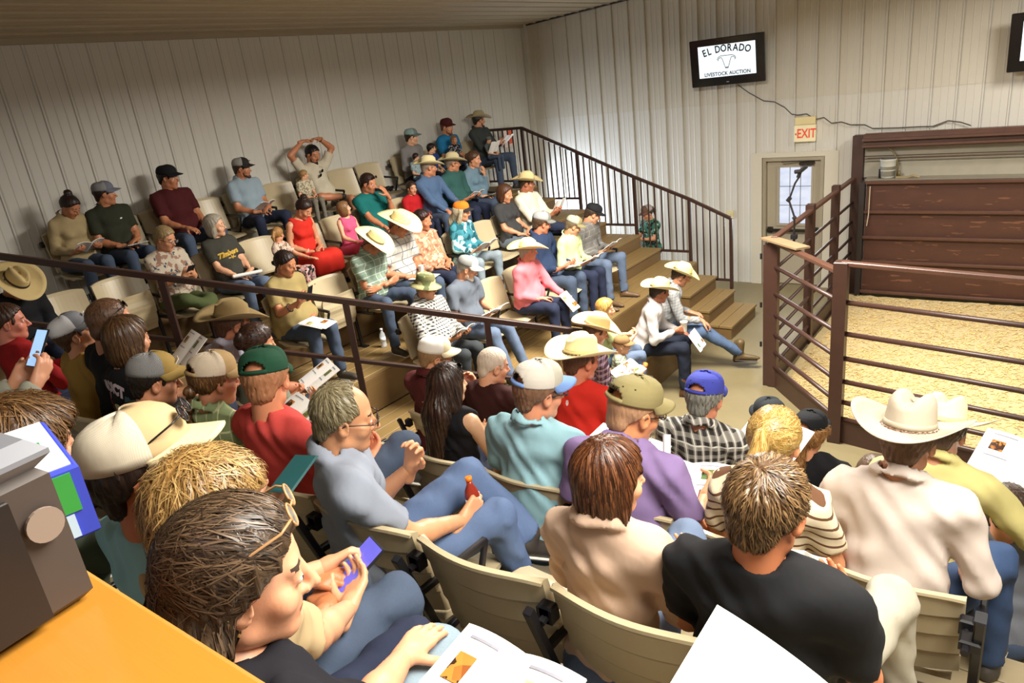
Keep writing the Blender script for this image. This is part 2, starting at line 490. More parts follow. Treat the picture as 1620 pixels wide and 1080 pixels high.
boxobj('sheet', (-.004, -.17, -.17), (.004, .17, .17), mat('notice_sheet', '#e8cfc0', 0.6), e); boxobj('printed_block', (.004, -.03, -.12), (.006, .12, .14), mat('notice_orange', '#e0603c', 0.6), e)
# added glowing panel at the left wall, hidden below the top row, brightens the walkway
w_ = empty('glow_panel_1', kind='structure', loc=(0.05, 11.2, 1.25))
boxobj('pane', (0, -.4, -.6), (.01, .4, .6), mat('glow_pane', '#dfe9ff', 0.3, emit=1.5, var=0), w_)
b = MB()
for lo, hi in (((-.01, -.46, -.66), (.04, .46, -.6)), ((-.01, -.46, .6), (.04, .46, .66)), ((-.01, -.46, -.6), (.04, -.4, .6)), ((-.01, .4, -.6), (.04, .46, .6))): b.box(lo, hi)
b.build('window_frame', M_FRAME, w_)  # surround of the added glow panel, out of view

# ---- televisions
def tv(name, label, c, yaw, tilt, w=1.14, h=0.70, full=True):
    e = empty(name, label, 'television', c); e.rotation_euler = (math.radians(-tilt), 0, math.radians(yaw))
    gl = mat('black_gloss_bezel', '#0c0b0f', 0.18, var=0)
    b = MB(); b.box((-w / 2, 0, -h / 2), (w / 2, .05, h / 2), bev=.008); b.box((-w / 4, .05, -h / 4), (w / 4, .1, h / 4)); b.build('case', gl, e)
    b = MB(); sx = w * .385; sy0 = -h * .31; sy1 = h * .36
    b.box((-sx, -.006, sy0), (sx, .0, sy1)); b.build('screen', mat('lit_screen', '#e4f2fb', 0.3, emit=0.95, var=0), e)
    b = MB(); b.box((-.06, .1, -.1), (.06, .27, .1)); b.build('bracket', M_BLACK, e)
    ink = mat('screen_ink', '#16202c', 0.5, var=0)
    # curved title, bull skull outline, second line
    word = 'EL DORADO'; n = len(word)
    adv = [.075, .07, .05, .09, .09, .09, .09, .09, .09]; tot = sum(adv); x = -tot / 2
    for ch, a in zip(word, adv):
        xx = x + a / 2; x += a
        if ch == ' ': continue
        z = 0.155 + 0.05 - 0.42 * xx * xx
        text_obj('letter', ch, 0.145, ink, e, (xx * 1.02, -.009, z - .012), (math.radians(90), math.atan(0.84 * xx), 0), depth=.001, squash=.8, extra=.0035)
    for k2, word2 in enumerate(('LIVESTOCK AUCTION',)):
        text_obj('letters', word2, 0.078, ink, e, (0, -.009, -.175), (math.radians(90), 0, 0), depth=.001, squash=.93, extra=.0018)
    pts = [(-.085, .105), (.085, .105), (.125, .085), (.145, .045), (.13, .02), (.125, .055), (.10, .075), (.075, .07), (.06, .03), (.035, -.06), (.02, -.115), (-.02, -.115), (-.035, -.06), (-.06, .03), (-.075, .07), (-.10, .075), (-.125, .055), (-.13, .02), (-.145, .045), (-.125, .085), (-.085, .105)]
    b = MB(); b.tube([(p[0], -.009, p[1] * .85) for p in pts], .0045, 5); b.bar((-.02, -.01, -.085), (.02, -.01, -.085), .004, .012); b.build('skull_outline', ink, e)
    b = MB(); b.box((-.02, -.004, -h * .44), (.02, 0, -h * .425)); b.build('logo', mat('silver_logo', '#b9bcc4', 0.3, 0.6), e)
    return e
tv('television', 'black wall television showing the cow skull sign above the door', (3.96, 11.62, 3.625), 3, -8)
tv('television', 'black wall television cut off by the right edge, above the pen', (8.15, 11.62, 3.44), -2, -8)
# cable along the wall
pts = [(4.03, 3.25), (4.2, 3.12), (4.43, 2.98), (4.6, 2.95), (4.75, 2.86), (4.86, 2.75), (4.95, 2.73), (5.08, 2.74), (5.21, 2.65), (5.33, 2.67), (5.44, 2.58), (5.58, 2.59), (5.71, 2.54), (5.9, 2.53), (6.01, 2.47), (6.34, 2.46), (6.6, 2.46), (6.78, 2.455), (6.96, 2.52), (7.11, 2.49), (7.23, 2.44)]
b = MB(); b.tube([(x, 11.915, z) for x, z in pts], .008, 6); tag(b.build('cable', mat('grey_cable', '#4b443b', .6)), 'thin dark cable running along the wall from television to pen', 'cable')

# ------------------------------------------------------------------ seating platforms
LV = [('R1', 0.0, 1.12, 2.0), ('R2', 1.12, 2.06, 1.6), ('R3', 2.06, 3.0, 1.2), ('R4', 3.0, 3.94, 0.8)]
def plank_block(name, label, boxes, z, th, riser=None, axis=1):
    """boxes: list of (x0,x1,y0,y1) deck boards; riser: list of (lo,hi) boards"""
    e = empty(name, label, 'platform')
    for (x0, x1, y0, y1) in boxes:
        b = MB(); b.box((x0 + .004, y0 + .003, z - th), (x1 - .004, y1 - .003, z + random.uniform(-.0015, .0)), bev=.004); b.build('plank', M_PLANK if axis == 1 else M_PLANKX, e)
    for lo, hi in (riser or []):
        b = MB(); b.box(lo, hi, bev=.003); b.build('riser_board', M_RISER, e)
    return e
random.seed(4)
names = {'R1': 'topmost wooden seating platform along the left wall', 'R2': 'second wooden seating platform from the left wall', 'R3': 'third wooden seating platform from the left wall', 'R4': 'lowest plank seating platform of the left block beside the stairs'}
prevz = None
for k, (nm, xa, xb, z) in enumerate(LV):
    ye = 10.3; ys = 0.9 + xa if k else 0.9
    bs = []; n = 6
    wp = (xb - xa) / n
    for i in range(n):
        x0 = xa + wp * i
        y0 = max(x0, 0.2) + 0.12; x0_ = max(x0, .045)
        cut = y0
        L = ye - cut; parts = [cut, cut + L * (.38 + .2 * random.random()), ye]
        for a, c in zip(parts[:-1], parts[1:]): bs.append((x0_, x0 + wp, a, c))
    zl = LV[k + 1][3] if k < 3 else 0.0
    ri = [((xb - .035, xb + .12, zl if k < 3 else 0.0), (xb - .005, ye, z - .04))]
    if k == 3: ri = [((xb - .035, xb + .12, 0), (xb - .005, ye, .36)), ((xb - .035, xb + .12, .365), (xb - .005, ye, .76))]
    ri.append(((max(xa, .05), ye - .03, 0.0), (xb - .04, ye - .002, z - .04)))
    plank_block('seating_platform', names[nm], bs, z, .038, ri)
# half steps of the stair (x edge, z) and the three bottom treads
for lab, xa, xb, z, y0, y1 in (('half step between the two lowest levels near the stair rail', 3.0, 3.34, 1.0, 8.95, 10.28), ('half step between second and third level near the stair rail', 2.06, 2.4, 1.4, 8.95, 10.28), ('half step below the top level near the stair rail', 1.12, 1.46, 1.8, 9.4, 10.28)):
    plank_block('wooden_step', lab, [(xa + .002, xa + (xb - xa) / 2, y0, y1), (xa + (xb - xa) / 2, xb + .02, y0, y1)], z, .038, [((xb - .03, y0, z - .2), (xb, y1, z - .04)), ((xa + .002, y0, z - .2), (xb - .03, y0 + .02, z - .04))])
for lab, xa, xb, z in (('bottom wooden tread of the stair on the floor', 4.50, 4.84, .2), ('second wooden tread of the stair from the floor', 4.22, 4.52, .4), ('third wooden tread of the stair below the platform', 3.94, 4.24, .6)):
    plank_block('stair_tread', lab, [(xa - .02, xa + (xb - xa) / 2, 9.22, 10.28), (xa + (xb - xa) / 2, xb + .02, 9.22, 10.28)], z, .038, [((xb - .03, 9.24, z - .2), (xb, 10.26, z - .04)), ((xa - .26 if z < .5 else xa + .005, 9.24, max(0, z - .2)), (xb - .03, 9.26, z - .04)), ((xa, 10.24, 0 if z < .3 else z - .2), (xb - .03, 10.26, z - .04))])
# low bench ledge in front of the lowest platform
plank_block('wooden_bench', 'low wooden bench ledge where the two cowboys sit', [(3.95, 4.26, 5.6, 8.25), (4.26, 4.58, 5.6, 8.25)], .5, .04, [((4.53, 5.62, 0), (4.56, 8.23, .46)), ((3.95, 8.2, 0), (4.53, 8.23, .46))])

# near block, rows parallel to x, levels step down towards +y
NV = [('N1', -2.6, 1.15, 2.0), ('A', 1.15, 2.1, 1.6), ('B', 2.1, 3.05, 1.2), ('C', 3.05, 4.0, 0.8), ('D', 4.0, 5.45, 0.4)]
nn = {'N1': 'topmost plank platform under the nearest spectators', 'A': 'second plank platform of the near seating block', 'B': 'middle plank platform of the near seating block', 'C': 'fourth plank platform of the near seating block', 'D': 'lowest plank platform of the near block beside the pen'}
for nm, ya, yb, z in NV:
    n = max(1, round((yb - ya) / .158)); wp = (yb - ya) / n
    bs = []
    for i in range(n):
        y0 = ya + wp * i; x0 = max(y0 + wp, 0.3) + .08
        if nm == 'D': x0 = max(x0, 4.62)
        m_ = 8.35 + (.6 if i % 2 else 0)
        for a, c in ((x0, m_), (m_, 12.0)): bs.append((a, c, y0, y0 + wp))
    zl = {'N1': 1.6, 'A': 1.2, 'B': .8, 'C': .4, 'D': 0}[nm]
    ri = [((max(yb, .3) + .1 if nm != 'D' else 4.7, yb - .035, 0 if nm == 'D' else zl), (12.0, yb - .005, z - .04))]
    plank_block('seating_platform', nn[nm], bs, z, .038, ri, axis=0)
# ground under the mitre: dark void boards
# ------------------------------------------------------------------ rail between the two blocks (in the vertical plane x = y)
def rz(x): return 2.95 - .438 * (x - 2.03)
def diag(x, z): return (x, x - .02, z)
e = empty('aisle_rail', 'dark brown steel rail running down between the two seating blocks', 'railing')
b = MB(); b.bar(diag(.9, rz(.9)), diag(5.09, rz(5.09)), .045, .05, bev=.006); b.build('top_rail', M_DARKBR, e)
b = MB(); b.bar(diag(.9, rz(.9) - .52), diag(5.09, rz(5.09) - .52), .04, .035, bev=.005); b.build('middle_rail', M_DARKBR, e)
for x, zf in ((1.3, 1.95), (2.74, 1.2), (3.68, .8), (4.47, .4), (5.07, 0.0)):
    b = MB(); b.box((-.025, -.025, zf), (.025, .025, rz(x) - .02), Matrix.Rotation(math.radians(45), 3, 'Z'), diag(x, 0)); b.build('post', M_DARKBR, e)

# ------------------------------------------------------------------ stair rail with balusters at y = 10.36
e = empty('stair_rail', 'dark brown stair railing with many balusters along the white wall', 'railing')
sr = [(0.06, 2.96), (.87, 2.96), (1.91, 2.52), (2.91, 2.10), (3.81, 1.75), (4.45, 1.46)]
YR = 10.36
b = MB()
for (xa, za), (xb, zb) in zip(sr[:-1], sr[1:]): b.bar((xa, YR, za), (xb, YR, zb), .05, .045, bev=.006)
b.build('handrail', M_DARKBR, e)
zb_ = [2.08, 2.08, 1.77, 1.34, .94, .52]
for i, (x, z) in enumerate(sr):
    if i == 0: continue
    b = MB(); b.box((x - .022, YR - .022, (0.38 if i == 5 else zb_[i] - .42)), (x + .022, YR + .022, z), bev=.004); b.build('post', M_DARKBR, e)
b0 = None
for i in range(5):
    (xa, za), (xb, zb) = sr[i], sr[i + 1]
    zl = zb_[i + 1]
    if i == 0: zl = 2.08
    b = MB(); b.box((xa, YR - .015, zl - .02), (xb, YR + .015, zl + .015)); b.build('bottom_rail', M_DARKBR, e)
    n = max(2, round((xb - xa) / .108))
    for k in range(1, n):
        x = xa + (xb - xa) * k / n; zt = za + (zb - za) * k / n
        bb = MB(); bb.box((-.009, -.009, 0), (.009, .009, zt - zl - .02)); o = bb.build('baluster', M_DARKBR, e); o.location = (x, YR, zl)

# ------------------------------------------------------------------ the sale pen
pen = empty('pen_fence', 'brown steel pipe fence around the sawdust sale pen', 'fence')
HZ = [1.83, 1.46, 1.15, .90, .66, .44, .26]
PA = (5.80, 7.95); PB = (6.73, 6.88); PC = (9.6, 6.36); PW = (5.82, 11.72)
def rails(a, c, hs, r=.024, name='rail'):
    for i, h in enumerate(hs):
        b = MB()
        if i == 0: b.bar((a[0], a[1], h), (c[0], c[1], h), .07, .045, bev=.008)
        else: b.tube([(a[0], a[1], h), (c[0], c[1], h)], r, 10)
        o = b.build(name, M_BROWN if i else M_BROWN2, pen, smooth=False)
        if i: o.data.polygons.foreach_set('use_smooth', [True] * len(o.data.polygons))
rails(PB, PC, HZ); rails(PA, PB, [1.74] + HZ[1:])
rails(PW, PA, [1.78, 1.42, 1.13, .88, .65, .44, .25], .02)
for (x, y, t, w) in ((PA[0], PA[1], 1.76, .1), (PB[0], PB[1], 1.85, .12), (PC[0], PC[1], 1.85, .12), (5.8, 9.44, 1.86, .1), (5.8, 10.75, 1.86, .1), (5.86, 11.80, 2.40, .15)):
    b = MB(); b.box((x - w / 2, y - w / 2, 0), (x + w / 2, y + w / 2, t), bev=.008); b.build('post', M_BROWN, pen)
b = MB(); b.box((PA[0] - .11, PA[1] - .03, .0), (PA[0] - .055, PA[1] + .03, 1.72), bev=.006); b.build('gate_post', M_BROWN, pen)
for zz in (1.55, .98, .5): 
    b = MB(); b.tube([(PA[0] - .13, PA[1] - .04, zz), (PA[0] - .13, PA[1] - .04, zz + .06)], .014, 8); b.build('hinge', M_BLACK, pen)
for a, c, h in ((PB, PC, .245), (PA, PB, .235), (PW, PA, .22)):
    b = MB(); b.bar((a[0], a[1], h / 2), (c[0], c[1], h / 2), .012, h); b.build('kick_plate', M_BROWN, pen)
b = MB(); b.bar((PA[0] - .1, PA[1] + .05, 1.775), (6.22, 7.52, 1.79), .16, .02); b.build('shelf_plate', mat('dusty_brown_plate', '#8a7355', .6), pen)
# loading front at the wall
rb = empty('pen_back_gate', 'brown plate steel back gate of the sale pen', 'gate')
zs = [(.12, .56), (.58, .93), (.95, 1.31), (1.33, 1.73)]
def worn():
    t = NT('scuffed_brown_plate'); p = t.n('ShaderNodeNewGeometry').outputs['Position']
    a = t.noise(t.mapping(p, (1.2, 1, 5)), 1.3, 6, .65); b_ = t.noise(p, 9, 5)
    col = t.mix(a, lin('#40241a'), lin('#5c3727'))
    f = t.math('GREATER_THAN', t.noise(t.mapping(p, (2, 1, 14)), 1.6, 4), .66)
    t.base(t.mix(t.math('MULTIPLY', f, .5), t.mix(t.math('MULTIPLY', b_, .3), col, lin('#2f1a12')), lin('#8a5a3f')))
    t.b.inputs['Roughness'].default_value = .5; t.bump(b_, .2, .01); return t.m
WORN = worn()
for z0, z1 in zs: boxobj('plate', (6.03, 11.6, z0), (12.4, 11.64, z1), WORN, rb)
for z in (.10, .57, .94, 1.32, 1.745):
    b = MB(); b.bar((6.0, 11.56, z), (12.4, 11.56, z), .06, .045, bev=.008); b.build('cross_bar', M_BROWN2, rb)
boxobj('jamb_post', (5.95, 11.5, 0), (6.02, 11.62, 1.76), mat('dark_track', '#2a2320', .5), rb)
b = MB(); b.box((5.94, 11.66, 2.22), (12.4, 11.8, 2.42), bev=.01); b.box((5.94, 11.58, 2.33), (12.4, 11.66, 2.36)); b.box((5.94, 11.6, 2.24), (12.4, 11.66, 2.27)); b.build('header_beam', M_BROWN2, rb)
M_GREY = mat('grey_steel_liner', '#9a9484', .45)
boxobj('liner_panel', (5.94, 11.82, 1.78), (12.4, 11.84, 2.0), M_GREY, rb); boxobj('liner_panel', (5.94, 11.82, 2.006), (12.4, 11.85, 2.22), M_GREY, rb)
for z in (2.06, 2.10):
    b = MB(); b.tube([(5.96, 11.72, z), (12.4, 11.72, z)], .007, 6); b.build('guide_rod', M_BROWN, rb)
boxobj('ledge', (6.0, 11.6, 1.768), (12.4, 11.82, 1.79), mat('galvanised_ledge', '#8d8575', .4, .4), rb)
# bucket with hoses on the ledge
e = empty('bucket', 'grey ribbed bucket with black valve standing on the pen ledge', 'bucket', (6.28, 11.7, 1.79))
b = MB(); b.lathe([(.085, 0), (.09, .02), (.095, .1), (.1, .105), (.1, .115), (.097, .12), (.105, .24), (.112, .25), (.112, .27), (.104, .27), (.095, .03)], 20); b.build('body', mat('grey_plastic', '#b3b2a8', .5), e, True)
b = MB(); b.tube([(.12, 0, .02), (.13, 0, .14), (.11, 0, .26), (.05, -.02, .38), (.0, 0, .42)], .01, 7); b.tube([(.15, -.02, .01), (.15, -.02, .1)], .018, 8); b.build('hose', mat('dark_hose', '#6b5a34', .5), e, True)
b = MB(); b.tube([(-.1, -.02, .0), (-.1, -.02, .13)], .016, 8); b.build('valve', M_BLACK, e)
b = MB(); b.tube([(6.4, 11.63, 1.80), (6.55, 11.62, 1.80), (6.62, 11.6, 1.83), (6.7, 11.62, 1.80)], .02, 7); tag(b.build('rag', mat('dirty_rag', '#8f7f60', .9)), 'twisted dirty rag lying on the pen ledge beside the bucket', 'rag')
b = MB(); b.tube([(6.09, 11.52, 1.7), (6.09, 11.51, 1.3), (6.07, 11.52, 1.12)], .006, 6); tag(b.build('rope', mat('pale_rope', '#c9bfa4', .9)), 'short pale rope hanging at the left side of the back gate', 'rope')
# sawdust bedding
def saw_mat():
    t = NT('sawdust'); p = t.n('ShaderNodeNewGeometry').outputs['Position']
    a = t.noise(p, 2.2, 6, .65); b_ = t.noise(p, 45, 4, .7); c_ = t.noise(p, 11, 5, .7)
    col = t.mix(a, lin('#cfb680'), lin('#e0cc9c'))
    col = t.mix(t.math('MULTIPLY', t.math('GREATER_THAN', c_, .60), .5), col, lin('#a8844a'))
    t.base(t.mix(t.math('MULTIPLY', t.math('GREATER_THAN', b_, .62), .55), col, lin('#8d6a38')))
    t.b.inputs['Roughness'].default_value = .95; t.bump(b_, .8, .02); return t.m
from mathutils import noise as mnoise
vs = []; fs = []; nx, ny = 90, 70
for j in range(ny + 1):
    for i in range(nx + 1):
        x = 5.86 + (9.7 - 5.86) * i / nx; y = 6.3 + (11.55 - 6.3) * j / ny
        ylo = max(PB[1] + (x - PB[0]) * (PC[1] - PB[1]) / (PC[0] - PB[0]), PA[1] + (x - PA[0]) * (PB[1] - PA[1]) / (PB[0] - PA[0])) + .03
        y = ylo + (11.55 - ylo) * j / ny
        vs.append((x, y, .03 + .03 * mnoise.noise(Vector((x * 1.6, y * 1.6, 0))) + .016 * mnoise.noise(Vector((x * 9, y * 9, 3)))))
for j in range(ny):
    for i in range(nx):
        a = j * (nx + 1) + i; fs.append((a, a + 1, a + nx + 2, a + nx + 1))
tag(mesh_obj('sawdust', vs, fs, saw_mat(), smooth=True), 'pale yellow sawdust bedding covering the pen floor', 'sawdust', kind='stuff')
random.seed(11)
b = MB()
for i in range(9000):
    x = random.uniform(5.95, 9.5); y = random.uniform(6.6, 11.5)
    ylo = max(PB[1] + (x - PB[0]) * (PC[1] - PB[1]) / (PC[0] - PB[0]), PA[1] + (x - PA[0]) * (PB[1] - PA[1]) / (PB[0] - PA[0])) + .05
    if y < ylo: continue
    z = .034 + .03 * mnoise.noise(Vector((x * 1.6, y * 1.6, 0))) + .016 * mnoise.noise(Vector((x * 9, y * 9, 3)))
    t = random.uniform(0, 3.14); l = random.uniform(.008, .03); w = random.uniform(.003, .009); h = random.uniform(0, .012)
    cx, sx = math.cos(t) * l, math.sin(t) * l; wx, wy = -math.sin(t) * w, math.cos(t) * w
    b.add([(x - cx - wx, y - sx - wy, z), (x + cx - wx, y + sx - wy, z + h), (x + cx + wx, y + sx + wy, z + h + .003), (x - cx + wx, y - sx + wy, z + .003)], [(0, 1, 2, 3)])
tag(b.build('wood_shavings', mat('wood_shaving', '#dcbd7c', .9, var=.35, vscale=30)), 'loose curled wood shavings scattered over the sawdust', 'shavings', kind='stuff')

# microphone arm clamped to the pen corner
e = empty('microphone_arm', 'black jointed microphone arm clamped on the pen corner before the door', 'microphone', (6.0, 7.99, 1.79))
b = MB(); b.tube([(0, 0, -.13), (0, 0, .08)], .013, 8); b.box((-.03, -.03, -.02), (.03, .03, .03)); b.build('clamp', M_BLACK, e)
b = MB(); b.tube([(0, 0, .08), (0.0, 0, .22), (-.06, 0, .40)], .011, 8); b.build('lower_arm', M_BLACK, e)
b = MB(); b.tube([(-.06, 0, .40), (.0, 0, .58), (.05, 0, .66)], .010, 8); b.build('upper_arm', M_BLACK, e)
b = MB(); b.tube([(-.075, 0, .39), (-.045, 0, .43)], .022, 10); b.tube([(-.015, 0, .2), (.015, 0, .22)], .018, 10); b.build('joint', M_BLACK, e)
b = MB(); b.tube([(.03, 0, .64), (.05, 0, .70)], .02, 8); b.tube([(.0, 0, .70), (.06, -.02, .71), (.12, -.03, .76)], .022, 10); b.build('microphone_head', M_BLACK, e)
# ------------------------------------------------------------------ signed-distance modelling of bodies, clothes, hair
A3 = lambda *p: np.array(p, float)
def nrm(v): v = np.asarray(v, float); return v / (np.linalg.norm(v) + 1e-9)

class Fld:
    """a list of blended solids; mesh() turns the union into one closed surface"""
    def __init__(s): s.p = []; s.cuts = []; s.post = None
    def cap(s, a, b, ra, rb, k=.02, flat=None, cut=None, op=1):
        a = np.asarray(a, float); b = np.asarray(b, float)
        m = max(ra, rb)
        s.p.append(('c', np.minimum(a, b) - m, np.maximum(a, b) + m, (a, b, ra, rb, flat), k, cut, op)); return s
    def ell(s, c, r, R=None, k=.02, cut=None, op=1):
        c = np.asarray(c, float); r = np.asarray(r, float)
        if R is None: e = r
        else: e = np.abs(np.asarray(R)) @ r
        s.p.append(('e', c - e, c + e, (c, r, R), k, cut, op)); return s
    def tor(s, c, n, R, r, k=.01, sx=1.0):
        c = np.asarray(c, float); s.p.append(('t', c - (R + r), c + (R + r), (c, nrm(n), R, r), k, None, 1)); return s
    def mesh(s, vox, fold=0.0, seed=0.0, groove=None):
        lo = np.min([q[1] for q in s.p if q[6] > 0], 0) - 2.5 * vox; hi = np.max([q[2] for q in s.p if q[6] > 0], 0) + 2.5 * vox
        n = np.ceil((hi - lo) / vox).astype(int) + 1
        BG = 3.2 * vox
        D = np.full(n, BG, np.float32)
        ax = [lo[i] + vox * np.arange(n[i]) for i in range(3)]
        for kind, l, h, par, k, cut, op in s.p:
            mg = max(k, 0) + 2.2 * vox
            i0 = np.maximum(((l - mg - lo) / vox).astype(int), 0); i1 = np.minimum(((h + mg - lo) / vox).astype(int) + 2, n)
            if np.any(i1 <= i0): continue
            X = ax[0][i0[0]:i1[0], None, None]; Y = ax[1][None, i0[1]:i1[1], None]; Z = ax[2][None, None, i0[2]:i1[2]]
            if kind == 'c':
                a, b, ra, rb, flat = par
                px, py, pz = X - a[0], Y - a[1], Z - a[2]; d = b - a; q = 1.0
                if flat is not None:
                    nn, q = flat; t = (px * nn[0] + py * nn[1] + pz * nn[2]) * (q - 1)
                    px = px + t * nn[0]; py = py + t * nn[1]; pz = pz + t * nn[2]; d = d + (q - 1) * np.dot(d, nn) * np.asarray(nn)
                dd = max(np.dot(d, d), 1e-9)
                hh = np.clip((px * d[0] + py * d[1] + pz * d[2]) / dd, 0, 1)
                v = np.sqrt((px - hh * d[0]) ** 2 + (py - hh * d[1]) ** 2 + (pz - hh * d[2]) ** 2) - (ra + (rb - ra) * hh)
                if q > 1: v = v * (2 / (1 + q))
            elif kind == 'e':
                c, r, R = par; px, py, pz = X - c[0], Y - c[1], Z - c[2]
                if R is not None:
                    px, py, pz = (px * R[0][0] + py * R[1][0] + pz * R[2][0], px * R[0][1] + py * R[1][1] + pz * R[2][1], px * R[0][2] + py * R[1][2] + pz * R[2][2])
                k0 = np.sqrt((px / r[0]) ** 2 + (py / r[1]) ** 2 + (pz / r[2]) ** 2)
                k1 = np.sqrt((px / r[0] ** 2) ** 2 + (py / r[1] ** 2) ** 2 + (pz / r[2] ** 2) ** 2) + 1e-6
                v = k0 * (k0 - 1) / k1
                v = np.where(k0 < .05, -min(r), v)
            else:
                c, nn, RR, r = par; px, py, pz = X - c[0], Y - c[1], Z - c[2]
                hgt = px * nn[0] + py * nn[1] + pz * nn[2]
                rad = np.sqrt(np.maximum(px ** 2 + py ** 2 + pz ** 2 - hgt ** 2, 0))
                v = np.sqrt((rad - RR) ** 2 + hgt ** 2) - r
            if cut is not None:
                for (pt, no) in cut:
                    v = np.maximum(v, (X - pt[0]) * no[0] + (Y - pt[1]) * no[1] + (Z - pt[2]) * no[2])
            sub = D[i0[0]:i1[0], i0[1]:i1[1], i0[2]:i1[2]]
            v = np.broadcast_to(v, sub.shape)
            if op > 0:
                if k > 0:
                    h = np.maximum(k - np.abs(sub - v), 0) / k
                    sub[...] = np.minimum(sub, v) - h * h * k * .25
                else: sub[...] = np.minimum(sub, v)
            else:
                if k > 0:
                    h = np.maximum(k - np.abs(sub + v), 0) / k
                    sub[...] = np.maximum(sub, -v) + h * h * k * .25
                else: sub[...] = np.maximum(sub, -v)
        X = ax[0][:, None, None]; Y = ax[1][None, :, None]; Z = ax[2][None, None, :]
        for (pt, no) in s.cuts:
            D = np.maximum(D, ((X - pt[0]) * no[0] + (Y - pt[1]) * no[1] + (Z - pt[2]) * no[2]).astype(np.float32))
        if fold > 0:
            w = 4 * np.sin(9 * X + 14 * Y + 6 * Z + seed)
            D += (fold * (np.sin(34 * X + 12 * Y + 27 * Z + w + seed) * .6 + .7 * np.sin(-22 * X + 41 * Y + 31 * Z + 1.7 * np.sin(11 * X - 7 * Y + 13 * Z + seed)) + .4 * np.sin(62 * X - 30 * Y + 55 * Z + w))).astype(np.float32)
        if groove is not None: D += groove(X, Y, Z).astype(np.float32)
        np.clip(D, -BG, BG, out=D)
        D[0] = D[-1] = BG; D[:, 0] = D[:, -1] = BG; D[:, :, 0] = D[:, :, -1] = BG
        g = openvdb.FloatGrid(BG); g.copyFromArray(D)
        pts, quads = g.convertToQuads(0.0)
        return pts * vox + lo, quads[:, ::-1] if False else quads

def quads_obj(name, packs, mats, parent=None, fm=None):
    """packs: list of (pts, quads)"""
    P = np.concatenate([p for p, q in packs]); off = np.cumsum([0] + [len(p) for p, q in packs[:-1]])
    Q = np.concatenate([q.astype(np.int64) + o for (p, q), o in zip(packs, off)])
    me = bpy.data.meshes.new(name)
    me.vertices.add(len(P)); me.vertices.foreach_set('co', P.astype(np.float32).ravel())
    me.loops.add(len(Q) * 4); me.loops.foreach_set('vertex_index', Q.astype(np.int32).ravel())
    me.polygons.add(len(Q)); me.polygons.foreach_set('loop_start', (np.arange(len(Q)) * 4).astype(np.int32))
    me.polygons.foreach_set('use_smooth', np.ones(len(Q), bool))
    for m in mats: me.materials.append(m)
    if fm is not None: me.polygons.foreach_set('material_index', fm.astype(np.int32))
    me.update(calc_edges=True)
    return link(bpy.data.objects.new(name, me), parent)

def Rz(d): c, s = math.cos(math.radians(d)), math.sin(math.radians(d)); return np.array([[c, -s, 0], [s, c, 0], [0, 0, 1]])
def Rx(d): c, s = math.cos(math.radians(d)), math.sin(math.radians(d)); return np.array([[1, 0, 0], [0, c, -s], [0, s, c]])
def Ry(d): c, s = math.cos(math.radians(d)), math.sin(math.radians(d)); return np.array([[c, 0, s], [0, 1, 0], [-s, 0, c]])

def ik(S, W, l1, l2, pole):
    d = W - S; L = np.linalg.norm(d)
    if L > (l1 + l2) * .985: W = S + d / L * (l1 + l2) * .985; d = W - S; L = np.linalg.norm(d)
    if L < .12: W = S + nrm(d) * .12; d = W - S; L = .12
    u = d / L; a = (l1 * l1 - l2 * l2 + L * L) / (2 * L); h = math.sqrt(max(l1 * l1 - a * a, 1e-6))
    p = np.asarray(pole, float); p = nrm(p - u * np.dot(p, u))
    return S + u * a + p * h, W

class Skel: pass
def skeleton(sex='m', lean=-6, twist=0, bend=0, yaw=0, pitch=8, roll=0, side=0):
    k = Skel(); f = sex == 'f'
    k.f = f
    P0 = A3(0, 0, .105)
    R1 = Rz(-twist * .5) @ Ry(side) @ Rx(-lean); R2 = Rz(-twist) @ Ry(side) @ Rx(-(lean + bend))
    k.P0 = P0; k.R1 = R1; k.R2 = R2
    k.waist = P0 + R1 @ A3(0, 0, .17)
    k.chest = k.waist + R2 @ A3(0, 0, .19)
    k.nb = k.chest + R2 @ A3(0, -.012, .135)
    sw = .158 if f else .185
    k.shR = k.chest + R2 @ A3(sw, -.005, .075); k.shL = k.chest + R2 @ A3(-sw, -.005, .075)
    H = Rz(-yaw) @ Rx(-pitch) @ Ry(roll)
    k.H = H
    k.hc = k.nb + R2 @ A3(0, .01, .035) + H @ A3(0, .022, .10)
    k.top = k.hc + H @ A3(0, -.015, .123)
    k.l1, k.l2 = (.265, .235) if f else (.285, .255)
    return k

